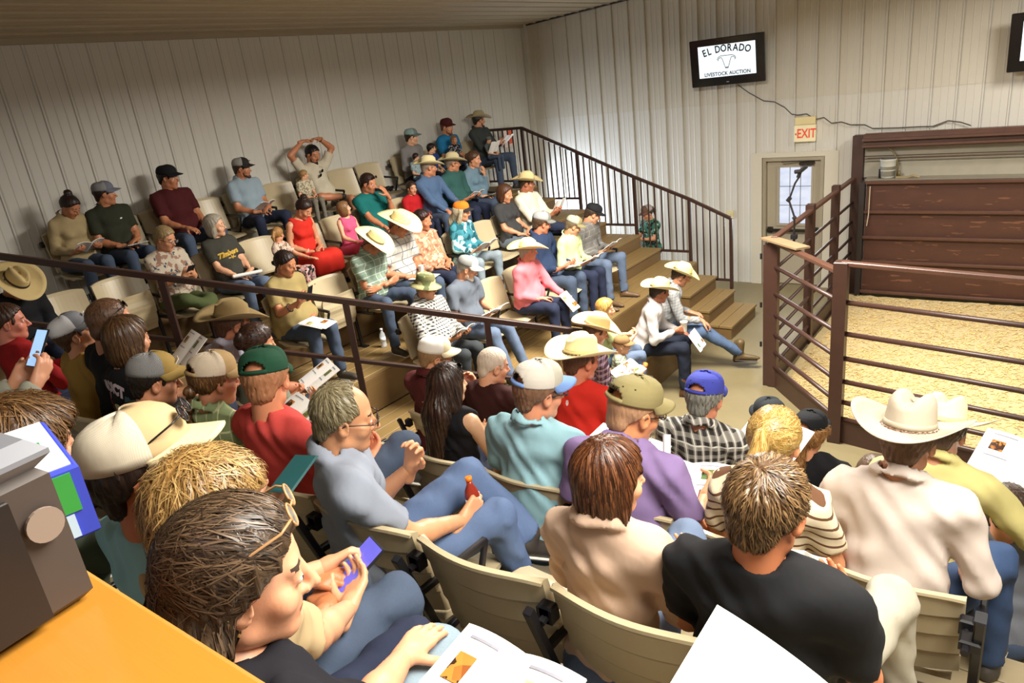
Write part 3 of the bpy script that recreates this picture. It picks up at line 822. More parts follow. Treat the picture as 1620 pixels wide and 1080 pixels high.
HANDPOSE = {
    # wrist (right), finger direction, palm normal, curl
    'thigh': (A3(.11, .30, .215), A3(-.25, .93, -.2), A3(0, -.1, -1), .35),
    'lap': (A3(.075, .24, .20), A3(-.85, .45, -.1), A3(-.1, .2, -1), .45),
    'book': (A3(.135, .29, .25), A3(-.45, .80, .25), A3(-.45, -.1, .9), .55),
    'hold': (A3(.09, .34, .33), A3(-.35, .7, .5), A3(-.5, -.4, .7), .8),
    'phone': (A3(.06, .33, .36), A3(-.3, .55, .75), A3(-.5, -.75, .3), .7),
    'fold': (A3(-.05, .20, .26), A3(-.95, .1, .1), A3(0, -1, -.1), .4),
    'chin': (A3(.06, .19, .50), A3(-.15, .15, .95), A3(-.3, -.9, .1), .75),
    'face': (A3(.10, .25, .56), A3(-.45, -.1, .85), A3(-.4, -.9, 0), .3),
    'top': (A3(.15, -.02, .90), A3(-.9, .05, .1), A3(0, 0, -1), .4),
    'side': (A3(.30, .12, .08), A3(0, .7, -.6), A3(-1, 0, 0), .4),
    'out': (A3(.22, .42, .26), A3(-.1, .95, -.1), A3(0, 0, -1), .3),
    'knee': (A3(.15, .42, .19), A3(-.1, .75, -.6), A3(0, -.3, -1), .5),
    'cup': (A3(.10, .36, .30), A3(-.35, .9, .1), A3(-.9, .1, 0), .85),
}
def mirror(h): w, d, n, c = h; m = A3(-1, 1, 1); return (w * m, d * m, n * m, c)

def hand_field(W, d, n, side, curl, sc=1.0):
    """palm, four unequal fingers with three bends each, thumb from the side of the palm"""
    d = nrm(d); n = nrm(n - d * np.dot(n, d)); s = np.cross(d, n) * side   # s points to the thumb side
    F = Fld(); q = sc
    off = [.030, .010, -.010, -.028]; ln = [.066, .075, .070, .054]
    for i in range(4):
        kn = W + (d * (.088 - (.006 if i in (0,) else .012 if i == 3 else 0)) + s * off[i]) * q
        F.cap(W + s * off[i] * .5 * q + d * .005, kn, .0150 * q, .0115 * q, k=.012)
        p = kn; ang = curl * 38
        for j, fr in enumerate((.44, .31, .25)):
            a = math.radians(ang); dd = d * math.cos(a) + n * math.sin(a) + s * off[i] * .9
            p2 = p + nrm(dd) * ln[i] * fr * q
            F.cap(p, p2, (.0098 - .001 * j) * q, (.0090 - .001 * j) * q, k=.003)
            p = p2; ang += curl * (62 if j == 0 else 45)
    p = W + (d * .022 + s * .024 + n * .004) * q; td = nrm(d * .62 + s * .62 + n * .35)
    for j, l in enumerate((.040, .032, .026)):
        p2 = p + td * l * q; F.cap(p, p2, (.0135 - .002 * j) * q, (.0118 - .002 * j) * q, k=.005)
        p = p2; td = nrm(td + d * .25 - s * .32 * (.4 + curl) + n * .12)
    F.cap(W - d * .05 * q, W + d * .02 * q, .0225 * q, .0225 * q, k=.012)
    return F

def head_field(k, beard=False, old=False, kid=False):
    H, c = k.H, k.hc
    X = lambda *p: c + H @ A3(*p)
    F = Fld()
    F.cap(k.nb + k.R2 @ A3(0, -.01, -.03), X(0, -.035, -.055), .062 if not k.f else .050, .057 if not k.f else .047, k=.02)
    F.ell(X(0, -.018, .035), (.076, .095, .087), H, k=.02)
    F.ell(X(0, .022, -.040), (.057, .063, .066), H, k=.03)
    F.ell(X(0, .058, -.088), (.026, .020, .018), H, k=.022)
    F.cap(X(-.045, .0, -.068), X(0, .055, -.092), .020, .018, k=.02); F.cap(X(.045, .0, -.068), X(0, .055, -.092), .020, .018, k=.02)
    F.cap(X(-.034, .066, .028), X(.034, .066, .028), .013, .013, k=.014)
    for s in (-1, 1):
        F.ell(X(.042 * s, .052, -.022), (.024, .022, .024), H, k=.018)
    for s in (-1, 1):
        F.ell(X(.031 * s, .093, .010), (.017, .014, .012), H, k=.010, op=-1)
        F.ell(X(.031 * s, .0735, .010), (.0155, .0125, .0115), H, k=.004)
    F.cap(X(0, .082, .014), X(0, .106, -.022), .0075, .0105, k=.010)
    F.cap(X(-.011, .092, -.028), X(.011, .092, -.028), .0075, .0075, k=.006)
    F.cap(X(-.016, .079, -.050), X(.016, .079, -.050), .0065, .0065, k=.004)
    F.cap(X(-.014, .077, -.061), X(.014, .077, -.061), .0070, .0070, k=.004)
    for s in (-1, 1):
        Re = H @ Rz(-18 * s)
        F.ell(X(.080 * s, -.010, -.004), (.0085, .021, .033), Re, k=.006)
        F.ell(X(.087 * s, -.006, .000), (.006, .012, .018), Re, k=.004, op=-1)
        F.cap(X(.083 * s, -.024, .012), X(.080 * s, -.022, -.012), .006, .005, k=.004)
    return F

def face_mats(pts, quads, k, n0=0):
    """material index per face by place in the head: 1 lips, 2 white of the eye, 3 iris"""
    c = pts[quads].mean(1); L = (c - k.hc) @ k.H
    m = np.zeros(len(quads), np.int32)
    lips = (np.abs(L[:, 0]) < .024 - np.abs(L[:, 2] + .0555) * .9) & (np.abs(L[:, 2] + .0555) < .0105) & (L[:, 1] > .074)
    m[lips] = 1
    m[(np.abs(np.abs(L[:, 0]) - .031) < .0165) & (np.abs(L[:, 2] - .0335 + .12 * np.abs(np.abs(L[:, 0]) - .028)) < .0030) & (L[:, 1] > .062)] = 4
    for s in (-1, 1):
        ex = L[:, 0] - .031 * s; ez = L[:, 2] - .010
        eye = (ex ** 2 / .0135 ** 2 + ez ** 2 / .0062 ** 2 < 1) & (L[:, 1] > .06)
        m[eye] = 2
        m[eye & (ex ** 2 + ez ** 2 < .0062 ** 2)] = 3
    return m

def hair_field(k, style, kid=False):
    H, c = k.H, k.hc
    X = lambda *p: c + H @ A3(*p); N = lambda *p: H @ nrm(A3(*p))
    F = Fld(); t = {'short': .013, 'thin': .007, 'buzz': .005, 'bob': .020, 'long': .018, 'pony': .012, 'braid': .012, 'bun': .012, 'mop': .026, 'updo': .014, 'reced': .010, 'curly': .03, 'kid': .016, 'wispy': .016, 'horse': .009}[style]
    hl = [(X(0, .062, .058), N(0, .86, -.50))]           # front hair line
    if style == 'horse':
        F.ell(X(0, -.020, .02), (.079, .098, .075), H, k=.0, cut=[(X(0, 0, .045), N(0, 0, 1)), (X(0, .0, -.06), N(0, 0, -1)), (X(0, .012, .0), N(0, 1, 0))]); return F
    low = {'reced': -.05, 'short': -.045, 'thin': -.045, 'buzz': -.05, 'mop': -.055, 'kid': -.05, 'wispy': -.05}.get(style, -.06)
    F.ell(X(0, -.020, .036), (.077 + t, .096 + t, .088 + t), H, k=.0,
          cut=[(X(0, -.085, low), N(0, .64, -.77)), (X(0, .070, .062), N(0, .93, .10)) if style == 'mop' else (X(0, .057, .068), N(0, .86, -.50))])
    if style == 'reced': F.p[-1] = F.p[-1][:5] + ([F.p[-1][5][0], (X(0, .028, .07), N(0, .85, .35))],) + F.p[-1][6:]
    if style in ('reced', 'short', 'buzz', 'thin', 'kid', 'mop', 'wispy'):
        if style != 'reced':
            for s in (-1, 1): F.ell(X(.064 * s, .026, .022), (.010 + t * .3, .012, .028), H, k=.008)
        F.ell(X(0, -.075, -.03), (.058, .032 + t * .3, .05), H, k=.015)
    if style == 'mop':
        F.ell(X(0, .06, .085), (.065, .035, .03), H, k=.02); F.ell(X(0, -.09, -.01), (.075, .04, .07), H, k=.02)
    if style == 'bob':
        F.ell(X(0, -.035, -.03), (.098, .085, .110), H, k=.02, cut=[(X(0, 0, -.125), N(0, .15, -1)), (X(0, .030, 0), N(0, 1, -.15))])
        for s in (-1, 1): F.cap(X(.080 * s, .000, .03), X(.086 * s, -.01, -.09), .020, .018, k=.015)
    if style == 'long':
        F.cap(X(0, -.060, .0), k.nb + k.R2 @ A3(0, -.105, .0), .084, .085, k=.03, flat=(tuple(k.R2 @ A3(0, 1, 0)), 1.6))
        F.cap(k.nb + k.R2 @ A3(0, -.110, .0), k.chest + k.R2 @ A3(-.02, -.165, -.10), .088, .050, k=.03, flat=(tuple(k.R2 @ A3(0, 1, 0)), 2.2))
        if not kid:
            for s in (-1, 1): F.cap(X(.076 * s, .01, .02), X(.082 * s, -.02, -.12), .026, .03, k=.02)
    if style in ('pony', 'braid'):
        F.ell(X(0, -.125, .045 if style == 'pony' else -.03), (.024, .026, .024), H, k=.012)
        if style == 'pony':
            F.cap(X(0, -.135, .045), X(0, -.155, -.03), .024, .03, k=.015); F.cap(X(0, -.155, -.03), X(0, -.14, -.11), .03, .010, k=.015)
        else:
            a = X(-.02, -.11, -.04); b = k.chest + k.R2 @ A3(-.07, -.135, -.06)
            for i in range(9):
                p = a + (b - a) * i / 8.0; F.ell(p + H @ A3(.010 * (-1) ** i, 0, 0), (.021 - .0008 * i, .017, .020), H, k=.008)
    if style == 'bun': F.ell(X(0, -.075, .135), (.045, .042, .036), H, k=.012)
    if style == 'updo':
        F.ell(X(0, -.115, .02), (.05, .035, .05), H, k=.01); F.ell(X(.02, -.13, .05), (.03, .02, .03), H, k=.008)
    if style == 'curly':
        F.cap(X(0, -.115, -.02), X(0.0, -.14, -.15), .04, .05, k=.02)
    if style == 'wispy':
        F.ell(X(0, .045, .105), (.05, .05, .018), H, k=.02)
    return F

def hair_groove(k, amp, f=1.0):
    H, c = k.H, k.hc
    def g(X, Y, Z):
        x, y, z = X - c[0], Y - c[1], Z - c[2]
        a = x * H[0][0] + y * H[1][0] + z * H[2][0]; b = x * H[0][1] + y * H[1][1] + z * H[2][1] + .05; w = x * H[0][2] + y * H[1][2] + z * H[2][2]
        th = np.arctan2(a, b)
        return amp * (np.sin(th * 21 * f + 30 * w + 3 * np.sin(w * 40)) * .7 + .6 * np.sin(th * 37 * f - 22 * w + 2 * np.sin(25 * b)))
    return g

# ---------- hats and caps as ringed surfaces in the head frame
def ring_mesh(rings, n, mats, name, parent, skip=None, fm=None, close=False):
    vs = [p for r in rings for p in r]; fs = []; mi = []
    for i in range(len(rings) - 1):
        for j in range(n):
            if skip and skip(i, j): continue
            j2 = (j + 1) % n
            fs.append((i * n + j, i * n + j2, (i + 1) * n + j2, (i + 1) * n + j)); mi.append(fm(i, j) if fm else 0)
    if close: fs.append(tuple(range(n))); mi.append(0)
    return mesh_obj(name, vs, fs, None, parent, True, mats, mi)

def place_head(o, k, off=(0, 0, 0), tilt=0, scale=1.0, roll=0):
    R = k.H @ Rx(tilt) @ Ry(roll)
    M = Matrix([list(R[i]) + [float((k.hc + k.H @ np.array(off))[i])] for i in range(3)] + [[0, 0, 0, 1]])
    o.matrix_local = M @ Matrix.Scale(scale, 4)

def western_hat(color, band='#3a2c20', parent=None, brim=.205, curl=.072, crown=.115, dent=.035, n=56):
    C = cloth(color, 'plain'); rings = []
    T = [2 * math.pi * j / n for j in range(n)]      # angle 0 = +x, 90deg = front
    def brimz(r, t): return curl * ((r - .09) / (brim - .07)) ** 2 * abs(math.cos(t)) ** 2.2 - .012 * ((r - .09) / .1) * abs(math.sin(t)) ** 3
    def top(x, y, fr):  # crown height with lengthwise crease and front pinches
        z = crown - .012 * (1 - (y + .09) / .18)
        return z - dent * math.exp(-(x / .022) ** 2) * (1 if fr < 1 else .6)
    for fr in (.02, .25, .45, .65, .82, .94, 1.0):
        rg = []
        for t in T:
            pin = 1 - .16 * max(0, math.sin(t)) ** 3 * (fr if fr > .3 else .3)
            x = .066 * fr * math.cos(t) * (pin); y = .088 * fr * math.sin(t)
            z = top(x, y, fr) - .018 * max(0, fr - .8) / .2
            z -= .012 * max(0, math.sin(t)) ** 4 * fr
            rg.append((x, y, z))
        rings.append(rg)
    for z, g in ((crown - .04, 1.06), (crown * .5, 1.10), (.03, 1.15), (.008, 1.17), (0.0, 1.19)):
        rings.append([(.068 * g * math.cos(t) * (1 - .10 * max(0, math.sin(t)) ** 3 * (z / crown)), .088 * g * math.sin(t), z + (brimz(.09, t) if z < .01 else 0)) for t in T])
    m = len(rings)
    for r in (.105, .125, .145, .165, .18, brim):
        rings.append([((.078 + (r - .09)) * math.cos(t), (.1 + (r - .09) * 1.02) * math.sin(t), brimz(r, t)) for t in T])
    edge = rings[-1]
    for dz, rr in ((-.004, brim), (-.004, .165), (-.004, .145), (-.004, .125), (-.004, .10)):
        rings.append([((.078 + (rr - .09)) * math.cos(t), (.1 + (rr - .09) * 1.02) * math.sin(t), brimz(rr, t) + dz) for t in T])
    rings.append([(.072 * math.cos(t), .094 * math.sin(t), .03) for t in T])
    o = ring_mesh(rings, n, [C], 'cowboy_hat', parent, close=True)
    rb = [[(.068 * g * math.cos(t), .088 * g * math.sin(t), z) for t in T] for g, z in ((1.17, .004), (1.225, .005), (1.205, .022), (1.15, .024))]
    b = ring_mesh(rb, n, [mat('hat_band', band, .6)], 'hat_band', o)
    return o

def ball_cap(front, back, bill=None, parent=None, open_back=False, n=36, deep=.082):
    bill = bill or front
    F_, B_, L_ = cloth(front), cloth(back, 'mesh' if back != front else 'plain', '#ffffff' if back != '#222222' else '#333333'), cloth(bill)
    T = [2 * math.pi * (j + .5) / n for j in range(n)]
    rings = []
    hs = [(.0, 1.0), (.018, 1.01), (.036, .99), (.054, .92), (.068, .80), (.078, .62), (.084, .38), (.086, .12)]
    if open_back:
        n = 96; T = [2 * math.pi * (j + .5) / n for j in range(n)]
        hz = np.linspace(0, 1, 22); zz_ = np.array([h[0] for h in hs]); gg_ = np.array([h[1] for h in hs]); tt_ = np.linspace(0, 1, len(hs))
        hs = list(zip(np.interp(hz, tt_, zz_), np.interp(hz, tt_, gg_)))
    for z, g in hs:
        rg = []
        for t in T:
            seam = 1 - .012 * math.exp(-((((math.degrees(t) + 30) % 60) - 30) / 3.5) ** 2) if z > .02 else 1
            x = .083 * g * math.cos(t) * seam; y = .101 * g * math.sin(t) * seam
            zz = z * (deep / .082) * (1.10 if (math.sin(t) > 0 and z > .01) else 1.0)
            rg.append((x, y - .006, zz))
        rings.append(rg)
    def hole(i, j):
        t = math.degrees(T[j]); return open_back and hs[i][0] > .010 and (abs(((t - 270 + 180) % 360) - 180) / 30) ** 2 + ((hs[i][0] - .012) / .032) ** 2 < 1
    o = ring_mesh(rings, n, [F_, B_], 'baseball_cap', parent, skip=hole, fm=lambda i, j: 0 if 15 < math.degrees(T[j]) < 165 else 1)
    md = o.modifiers.new('thick', 'SOLIDIFY'); md.thickness = .004; md.offset = 1
    # close the very top with a button
    b = MB(); b.lathe([(.0105, .083 * deep / .082), (.0105, .088 * deep / .082), (.006, .092 * deep / .082)], 10, (0, -.006, 0)); b.build('cap_button', F_, o, True)
    # bill
    vs = []; fs = []; nu, nv = 16, 5
    for v in range(nv + 1):
        for u in range(nu + 1):
            a = math.radians(12 + 156 * u / nu); fv = v / nv
            ex = .083 + .002 * fv; x = ex * math.cos(a) * (1 - .06 * fv)
            y0 = .101 * math.sin(a) - .008; y = y0 + .075 * fv * math.sin(a) ** .55
            z = .008 - .022 * fv * .6 - .030 * (x / .083) ** 2 * (.4 + .8 * fv) + .012
            vs.append((x, y, z))
    for v in range(nv):
        for u in range(nu):
            a = v * (nu + 1) + u; fs.append((a, a + 1, a + nu + 2, a + nu + 1))
    w = mesh_obj('bill', vs, fs, L_, o, True); md = w.modifiers.new('thick', 'SOLIDIFY'); md.thickness = .004
    if open_back:
        b = MB(); b.tube([(.088 * math.cos(math.radians(t)), .103 * math.sin(math.radians(t)) - .006, .008) for t in range(232, 312, 8)], .009, 6); b.build('strap', L_, o, True)
    return o

def bucket_hat(color, c2, parent=None, n=36):
    T = [2 * math.pi * j / n for j in range(n)]; m = cloth(color, 'camo', c2, '#6d6b45')
    rings = [[(.078 * g * math.cos(t), .097 * g * math.sin(t), z) for t in T] for z, g in ((.092, .05), (.094, .5), (.09, .85), (.082, .96), (.04, 1.03), (.0, 1.10), (-.006, 1.2), (-.02, 1.45), (-.034, 1.72), (-.038, 1.72), (-.024, 1.42), (-.006, 1.08), (.03, .99))]
    return ring_mesh(rings, n, [m], 'bucket_hat', parent, close=True)

GL = {}
def glasses(color, parent, dark_lens=False, rr=.021):
    key = (color, dark_lens)
    m = mat('glasses_frame', color, .3)
    if key in GL:
        g, l = GL[key]; o = again(g, parent); [again(x, o) for x in l]; return o
    b = MB()
    for s in (-1, 1):
        b.tube([(s * .032 + rr * math.cos(a * math.pi / 8), .103, rr * .82 * math.sin(a * math.pi / 8)) for a in range(17)], .0022, 5)
        b.tube([(s * (.032 + rr), .102, .004), (s * .076, .085, .004), (s * .083, -.005, .0), (s * .082, -.025, -.012)], .0022, 5)
    b.tube([(-.012, .103, .002), (0, .108, .004), (.012, .103, .002)], .002, 5)
    g = b.build('glasses', m, parent, True)
    lm = mat('dark_lens', '#0b0b0d', .08, var=0) if dark_lens else None
    if lm is None:
        if 'clear' not in MATS:
            t = NT('clear_lens'); t.b.inputs['Base Color'].default_value = (1, 1, 1, 1); t.b.inputs['Roughness'].default_value = .05; t.b.inputs['Alpha'].default_value = .18; MATS['clear'] = t.m
        lm = MATS['clear']
    l = [mesh_obj('lens', [(s * .032 + rr * math.cos(a * math.pi / 8), .103, rr * .82 * math.sin(a * math.pi / 8)) for a in range(16)], [tuple(range(16))], lm, g) for s in (-1, 1)]
    GL[key] = (g, l)
    return g

# ---------- shoes (shared meshes)
SHOE = {}
def shoe(kind, color, parent, ankle, yaw, s=1.0, pitch=0):
    key = (kind, color)
    if key not in SHOE:
        F = Fld()
        if kind == 'boot':
            F.cap((0, 0, .12), (0, -.005, -.02), .050, .042, k=.02); F.ell((0, -.02, -.055), (.036, .04, .035), k=.02); F.cap((0, .02, -.05), (0, .15, -.062), .038, .030, k=.02); F.ell((0, .185, -.066), (.026, .035, .02), k=.02)
            F.cap((0, -.03, -.08), (0, -.03, -.088), .032, .030, k=.005)
        elif kind == 'sandal':
            F.cap((0, -.03, -.075), (0, .17, -.08), .034, .042, k=.01, flat=((0, 0, 1), 3.0))
        else:
            F.ell((0, -.02, -.045), (.038, .045, .045), k=.02); F.cap((0, 0, -.055), (0, .14, -.062), .042, .034, k=.02); F.ell((0, .165, -.066), (.038, .045, .026), k=.02); F.cap((0, 0, 0), (0, 0, -.03), .042, .040, k=.01)
        F.cuts = [((0, 0, -.092), (0, 0, -1))]
        p, q = F.mesh(.011)
        o = quads_obj('shoe', [(p, q)], [mat('shoe_upper', color, .5)], parent)
        b = MB(); b.box((-.036, -.06, -.1), (.036, .19, -.086), bev=.006)
        so = b.build('sole', mat('shoe_sole', '#2b221b' if kind == 'boot' else '#d8d4c8', .7), o)
        SHOE[key] = (o, so)
    else:
        a, c = SHOE[key]; o = again(a, parent); again(c, o)
    o.location = tuple(ankle); o.rotation_euler = (math.radians(pitch), 0, math.radians(-yaw)); o.scale = (s, s, s)
    return o

LEGS = {
    'sit': ((.105, .44, .10), (.125, .44, -.35)),
    'wide': ((.20, .42, .11), (.20, .44, -.35)),
    'fwd': ((.12, .45, .09), (.14, .62, -.34)),
    'tuck': ((.11, .43, .11), (.12, .30, -.35)),
}
HANDS_ALL = {}
PEOPLE = {}
random.seed(7)
LIPS = mat('lips', '#a8594a', .45, var=0); EYEW = mat('eye_white', '#d8d2c8', .3, var=0); IRIS = mat('iris', '#241a14', .2, var=0); BROW = mat('brow', '#3b2a1e', .7, var=.2)

def person(key, desc, head, floor, face=0.0, seat=.44, sex='m', lean=-6, bend=0, twist=0, side=0, yaw=0, pitch=8, roll=0,
           shirt=('#888888', 'plain'), sleeve='short', collar=False, pants=('#3c4a66', 'denim'), legs='sit', legL=None, legR=None, shoes=('sneaker', '#3b3630'),
           hair=('short', '#4a3524'), hat=None, skin='#c98f6c', arms='thigh', armL=None, armR=None, beard=None, specs=None, q=1.95, fat=0.0, s=None,
           neck=.0, bare=False, feet=True, capz=.048, captilt=0, skirt=False, top_specs=None, srange=(.91, 1.1), fold=.006, hips=None):
    if q > 1.3 and srange[0] > .8: fat = fat + .014
    k = skeleton(sex, lean, twist, bend, yaw, pitch, roll, side)
    hx, hy, hz = head
    ztop = k.top[2] + (.03 if hat else .01)
    if s is None: s = min(max((hz - floor - seat) / ztop, srange[0]), srange[1])
    body = bpy.data.objects.new('person', None)
    th = -math.radians(face); ct, st = math.cos(th), math.sin(th)
    lx, ly = k.top[0] * s, k.top[1] * s
    ox, oy = hx - (ct * lx - st * ly), hy - (st * lx + ct * ly)
    if hips is not None: ox, oy = hips
    SK = skinmat(skin)
    # ---- targets
    aR = HANDPOSE[armR or arms] if not isinstance(armR, tuple) else armR
    aL = mirror(HANDPOSE[armL or arms]) if not isinstance(armL, tuple) else armL
    if arms == 'fold' and armR is None: aR = (A3(-.07, .22, .25), A3(-.9, .2, .25), A3(0, -1, 0), .4); aL = (A3(.07, .19, .23), A3(.9, .2, .2), A3(0, -1, 0), .4)
    if arms == 'lap' and armR is None: aL = (aL[0] + A3(0, .03, .035), aL[1], aL[2], aL[3])
    wR, dR, nR, cR = aR; wL, dL, nL, cL = aL
    up = arms in ('top',)
    poleR = A3(.8, 0, .1) if (armR or arms) == 'top' else A3(.45, -.35, -1.0); poleL = A3(-.8, 0, .1) if (armL or arms) == 'top' else A3(-.45, -.35, -1.0)
    eR, wR = ik(k.shR, wR, k.l1, k.l2, poleR); eL, wL = ik(k.shL, wL, k.l1, k.l2, poleL)
    kn, an = LEGS[legs]; kR, aR_ = A3(*kn), A3(*an); kL, aL_ = A3(*kn) * A3(-1, 1, 1), A3(*an) * A3(-1, 1, 1)
    drop = (seat / s) - .09                                       # feet stand on the floor for every body size
    lf = min(drop, .385)
    for a in (aR_, aL_): a[2] = -lf
    if legR: kR, aR_ = A3(*legR[0]), A3(*legR[1])
    if legL: kL, aL_ = A3(*legL[0]), A3(*legL[1])
    hR, hL = A3(.088, .02, .085), A3(-.088, .02, .085)
    # ---- body, one continuous skin with fine head and hands
    B = Fld(); i_ = -.014
    wf = .93 if k.f else 1.0
    fn = tuple(k.R1 @ A3(0, 1, 0)); fn2 = tuple(k.R2 @ A3(0, 1, 0))
    def torso(F, g):
        F.ell(k.P0 + A3(0, -.01, -.01), (.168 + g + fat * .5, .125 + g + fat * .4, .105 + g), k=.05)
        F.cap(k.P0 + A3(0, 0, .03), k.waist, .150 * wf + g + fat * .6, (.142 if not k.f else .125) + g + fat * .6, k=.05, flat=(fn, 1.35))
        F.cap(k.waist, k.chest + k.R2 @ A3(0, 0, .01), (.142 if not k.f else .125) + g + fat * .5, .158 * wf + g, k=.05, flat=(fn2, 1.45))
        F.cap(k.shR + k.R2 @ A3(-.03, 0, -.01), k.shL + k.R2 @ A3(.03, 0, -.01), .062 + g, .062 + g, k=.05)
        F.cap(k.shR + k.R2 @ A3(-.05, -.01, .015), k.nb + k.R2 @ A3(.03, -.01, -.015), .045 + g, .045 + g, k=.04)
        F.cap(k.shL + k.R2 @ A3(.05, -.01, .015), k.nb + k.R2 @ A3(-.03, -.01, -.015), .045 + g, .045 + g, k=.04)
        if fat > 0: F.ell(k.P0 + k.R1 @ A3(0, .07, .10), (.15 + fat + g, .10 + fat + g, .12 + fat * .5 + g), k=.06)
        if k.f:
            for sg in (-1, 1): F.ell(k.chest + k.R2 @ A3(.065 * sg, .075, -.035), (.058 + g, .055 + g, .055 + g), k=.035)
    torso(B, i_)
    for S, E, W in ((k.shR, eR, wR), (k.shL, eL, wL)):
        B.cap(S, E, .050 * wf, .040 * wf, k=.025); B.cap(E, E + (W - E) * .35, .041 * wf, .040 * wf, k=.015); B.cap(E + (W - E) * .3, W, .041 * wf, .026, k=.015)
    if bare or skirt:
        for h, kk, a in ((hR, kR, aR_), (hL, kL, aL_)): B.cap(h, kk, .078, .053, k=.03); B.cap(kk, kk + (a - kk) * .4, .052, .050, k=.02); B.cap(kk + (a - kk) * .35, a, .051, .033, k=.02)
    else:
        for h, kk, a in ((hR, kR, aR_), (hL, kL, aL_)): B.cap(h, kk, .065, .045, k=.03); B.cap(kk, a, .045, .032, k=.02)
    B.cap(k.chest, k.nb, .06, .06, k=.03)
    bp = B.mesh(.0125 * q if bare else .0165 * q)
    hp = head_field(k).mesh(.0058 * max(q, 1.0))
    packs = [bp, hp]; fm = [np.zeros(len(bp[1]), int), face_mats(hp[0], hp[1], k)]
    for W, E, d, n, sg, c in ((wR, eR, dR, nR, -1, cR), (wL, eL, dL, nL, 1, cL)):
        hh = hand_field(W + nrm(W - E) * .01, d, n, sg, c, .95 if k.f else 1.04).mesh(.0058 * max(1, q * .82)); packs.append(hh); fm.append(np.zeros(len(hh[1]), int))
    bo = quads_obj('person', packs, [SK, LIPS, EYEW, IRIS, BROW], None, np.concatenate(fm))
    bpy.data.objects.remove(body)
    nd = NUDGE.get(key, (0, 0)); bo.location = (ox + nd[0], oy + nd[1], floor + seat); bo.rotation_euler = (0, 0, th); bo.scale = (s, s, s)
    tag(bo, desc, 'person')
    PEOPLE[key] = (bo, k, s, dict(wR=wR, wL=wL, eR=eR, eL=eL, kR=kR, kL=kL, aR=aR_, aL=aL_))
    # ---- shirt
    F = Fld(); g = .006
    torso(F, g)
    if sleeve != 'none':
        for S, E, W in ((k.shR, eR, wR), (k.shL, eL, wL)):
            u = nrm(E - S); L = np.linalg.norm(E - S)
            if sleeve == 'long':
                F.cap(S, E, .064 * wf, .054 * wf, k=.025); v = nrm(W - E); F.cap(E, W + v * .01, .053 * wf, .036, k=.02, cut=[(W - v * .006, v)])
            elif sleeve == 'three':
                F.cap(S, E, .064 * wf, .054 * wf, k=.025); v = nrm(W - E); F.cap(E, E + v * .15, .053 * wf, .05 * wf, k=.02, cut=[(E + v * .07, v)])
            else:
                e = S + u * L * .72; F.cap(S, e + u * .05, .066 * wf, .064 * wf, k=.02, cut=[(e, u)])
    N0 = k.nb + k.R2 @ A3(0, .01, .045)
    if sleeve == 'none' or neck > 0:
        F.ell(k.nb + k.R2 @ A3(0, .0, .06), (.09 + neck, .12 + neck * .8, .10 + neck), k.R2, k=.01, op=-1)
        if sleeve == 'none':
            for sg, S in ((1, k.shR), (-1, k.shL)): F.ell(S + k.R2 @ A3(.055 * sg, 0, .03), (.075, .12, .12), k.R2, k=.01, op=-1)
            for sg in (-1, 1): F.cap(k.chest + k.R2 @ A3(.075 * sg, .075, .0), k.nb + k.R2 @ A3(.085 * sg, -.005, .0), .009, .009, k=.004); F.cap(k.nb + k.R2 @ A3(.085 * sg, -.005, .0), k.chest + k.R2 @ A3(.04 * sg, -.105, -.08), .009, .009, k=.004)
    else:
        F.ell(N0, (.068, .072, .05), k.R2, k=.008, op=-1)
        if collar:
            F.tor(k.nb + k.R2 @ A3(0, -.006, .050), k.R2 @ nrm(A3(0, .40, 1)), .069, .010, k=.002); F.tor(k.nb + k.R2 @ A3(0, -.006, .034), k.R2 @ nrm(A3(0, .40, 1)), .079, .012, k=.006); F.tor(k.nb + k.R2 @ A3(0, -.004, .018), k.R2 @ nrm(A3(0, .40, 1)), .091, .011, k=.004)
            for sg in (-1, 1): F.ell(k.nb + k.R2 @ A3(.035 * sg, .07, -.022), (.022, .010, .028), k.R2 @ Ry(18 * sg), k=.006)
    rz_ = seat
    sp = F.mesh(.0135 * q, fold=fold if q < 2 else fold * .8, seed=hash(key) % 7 if False else (sum(map(ord, key)) % 13) * .7)
    sm = cloth(*shirt) if isinstance(shirt[0], str) else shirt[0]
    so = quads_obj('dress' if skirt else 'shirt', [sp], [sm], bo)
    # ---- trousers, shorts or skirt
    F = Fld()
    pm = cloth(pants[0], *pants[1:2], *( (pants[2],) if len(pants) > 2 else ()) )
    F.ell(A3(0, -.025, .075), (.178 + fat * .5, .135 + fat * .3, .098), k=.04)
    if skirt:
        F.cap(hR, kR, .11, .10, k=.09); F.cap(hL, kL, .11, .10, k=.09); F.cap(kR, kR + (aR_ - kR) * .35, .10, .11, k=.08); F.cap(kL, kL + (aL_ - kL) * .35, .10, .11, k=.08)
        F.cuts = [(kR + A3(0, 0, -.17), A3(0, 0, -1))]
    else:
        for h, kk, a in ((hR, kR, aR_), (hL, kL, aL_)):
            v = nrm(a - kk)
            F.cap(h, kk, .094, .068, k=.04)
            if bare: F.cuts += []; F.p[-1] = ('c', F.p[-1][1], F.p[-1][2], F.p[-1][3], .04, [(kk - nrm(kk - h) * .10, nrm(kk - h))], 1)
            else: F.cap(kk, a + v * .03, .066, .054, k=.03, cut=[(a + v * .012, v)])
    pp = F.mesh(.0185 * q, fold=.005, seed=2.0 + len(key))
    quads_obj('skirt' if skirt else 'shorts' if bare else 'trousers', [pp], [sm if skirt else pm], bo)
    if feet:
        for kk, a, sg in ((kR, aR_, 1), (kL, aL_, -1)):
            pt = 0
            if a[2] > -.1: pt = -35
            shoe(shoes[0], shoes[1], bo, a, 8 * sg, 1.0, pt)
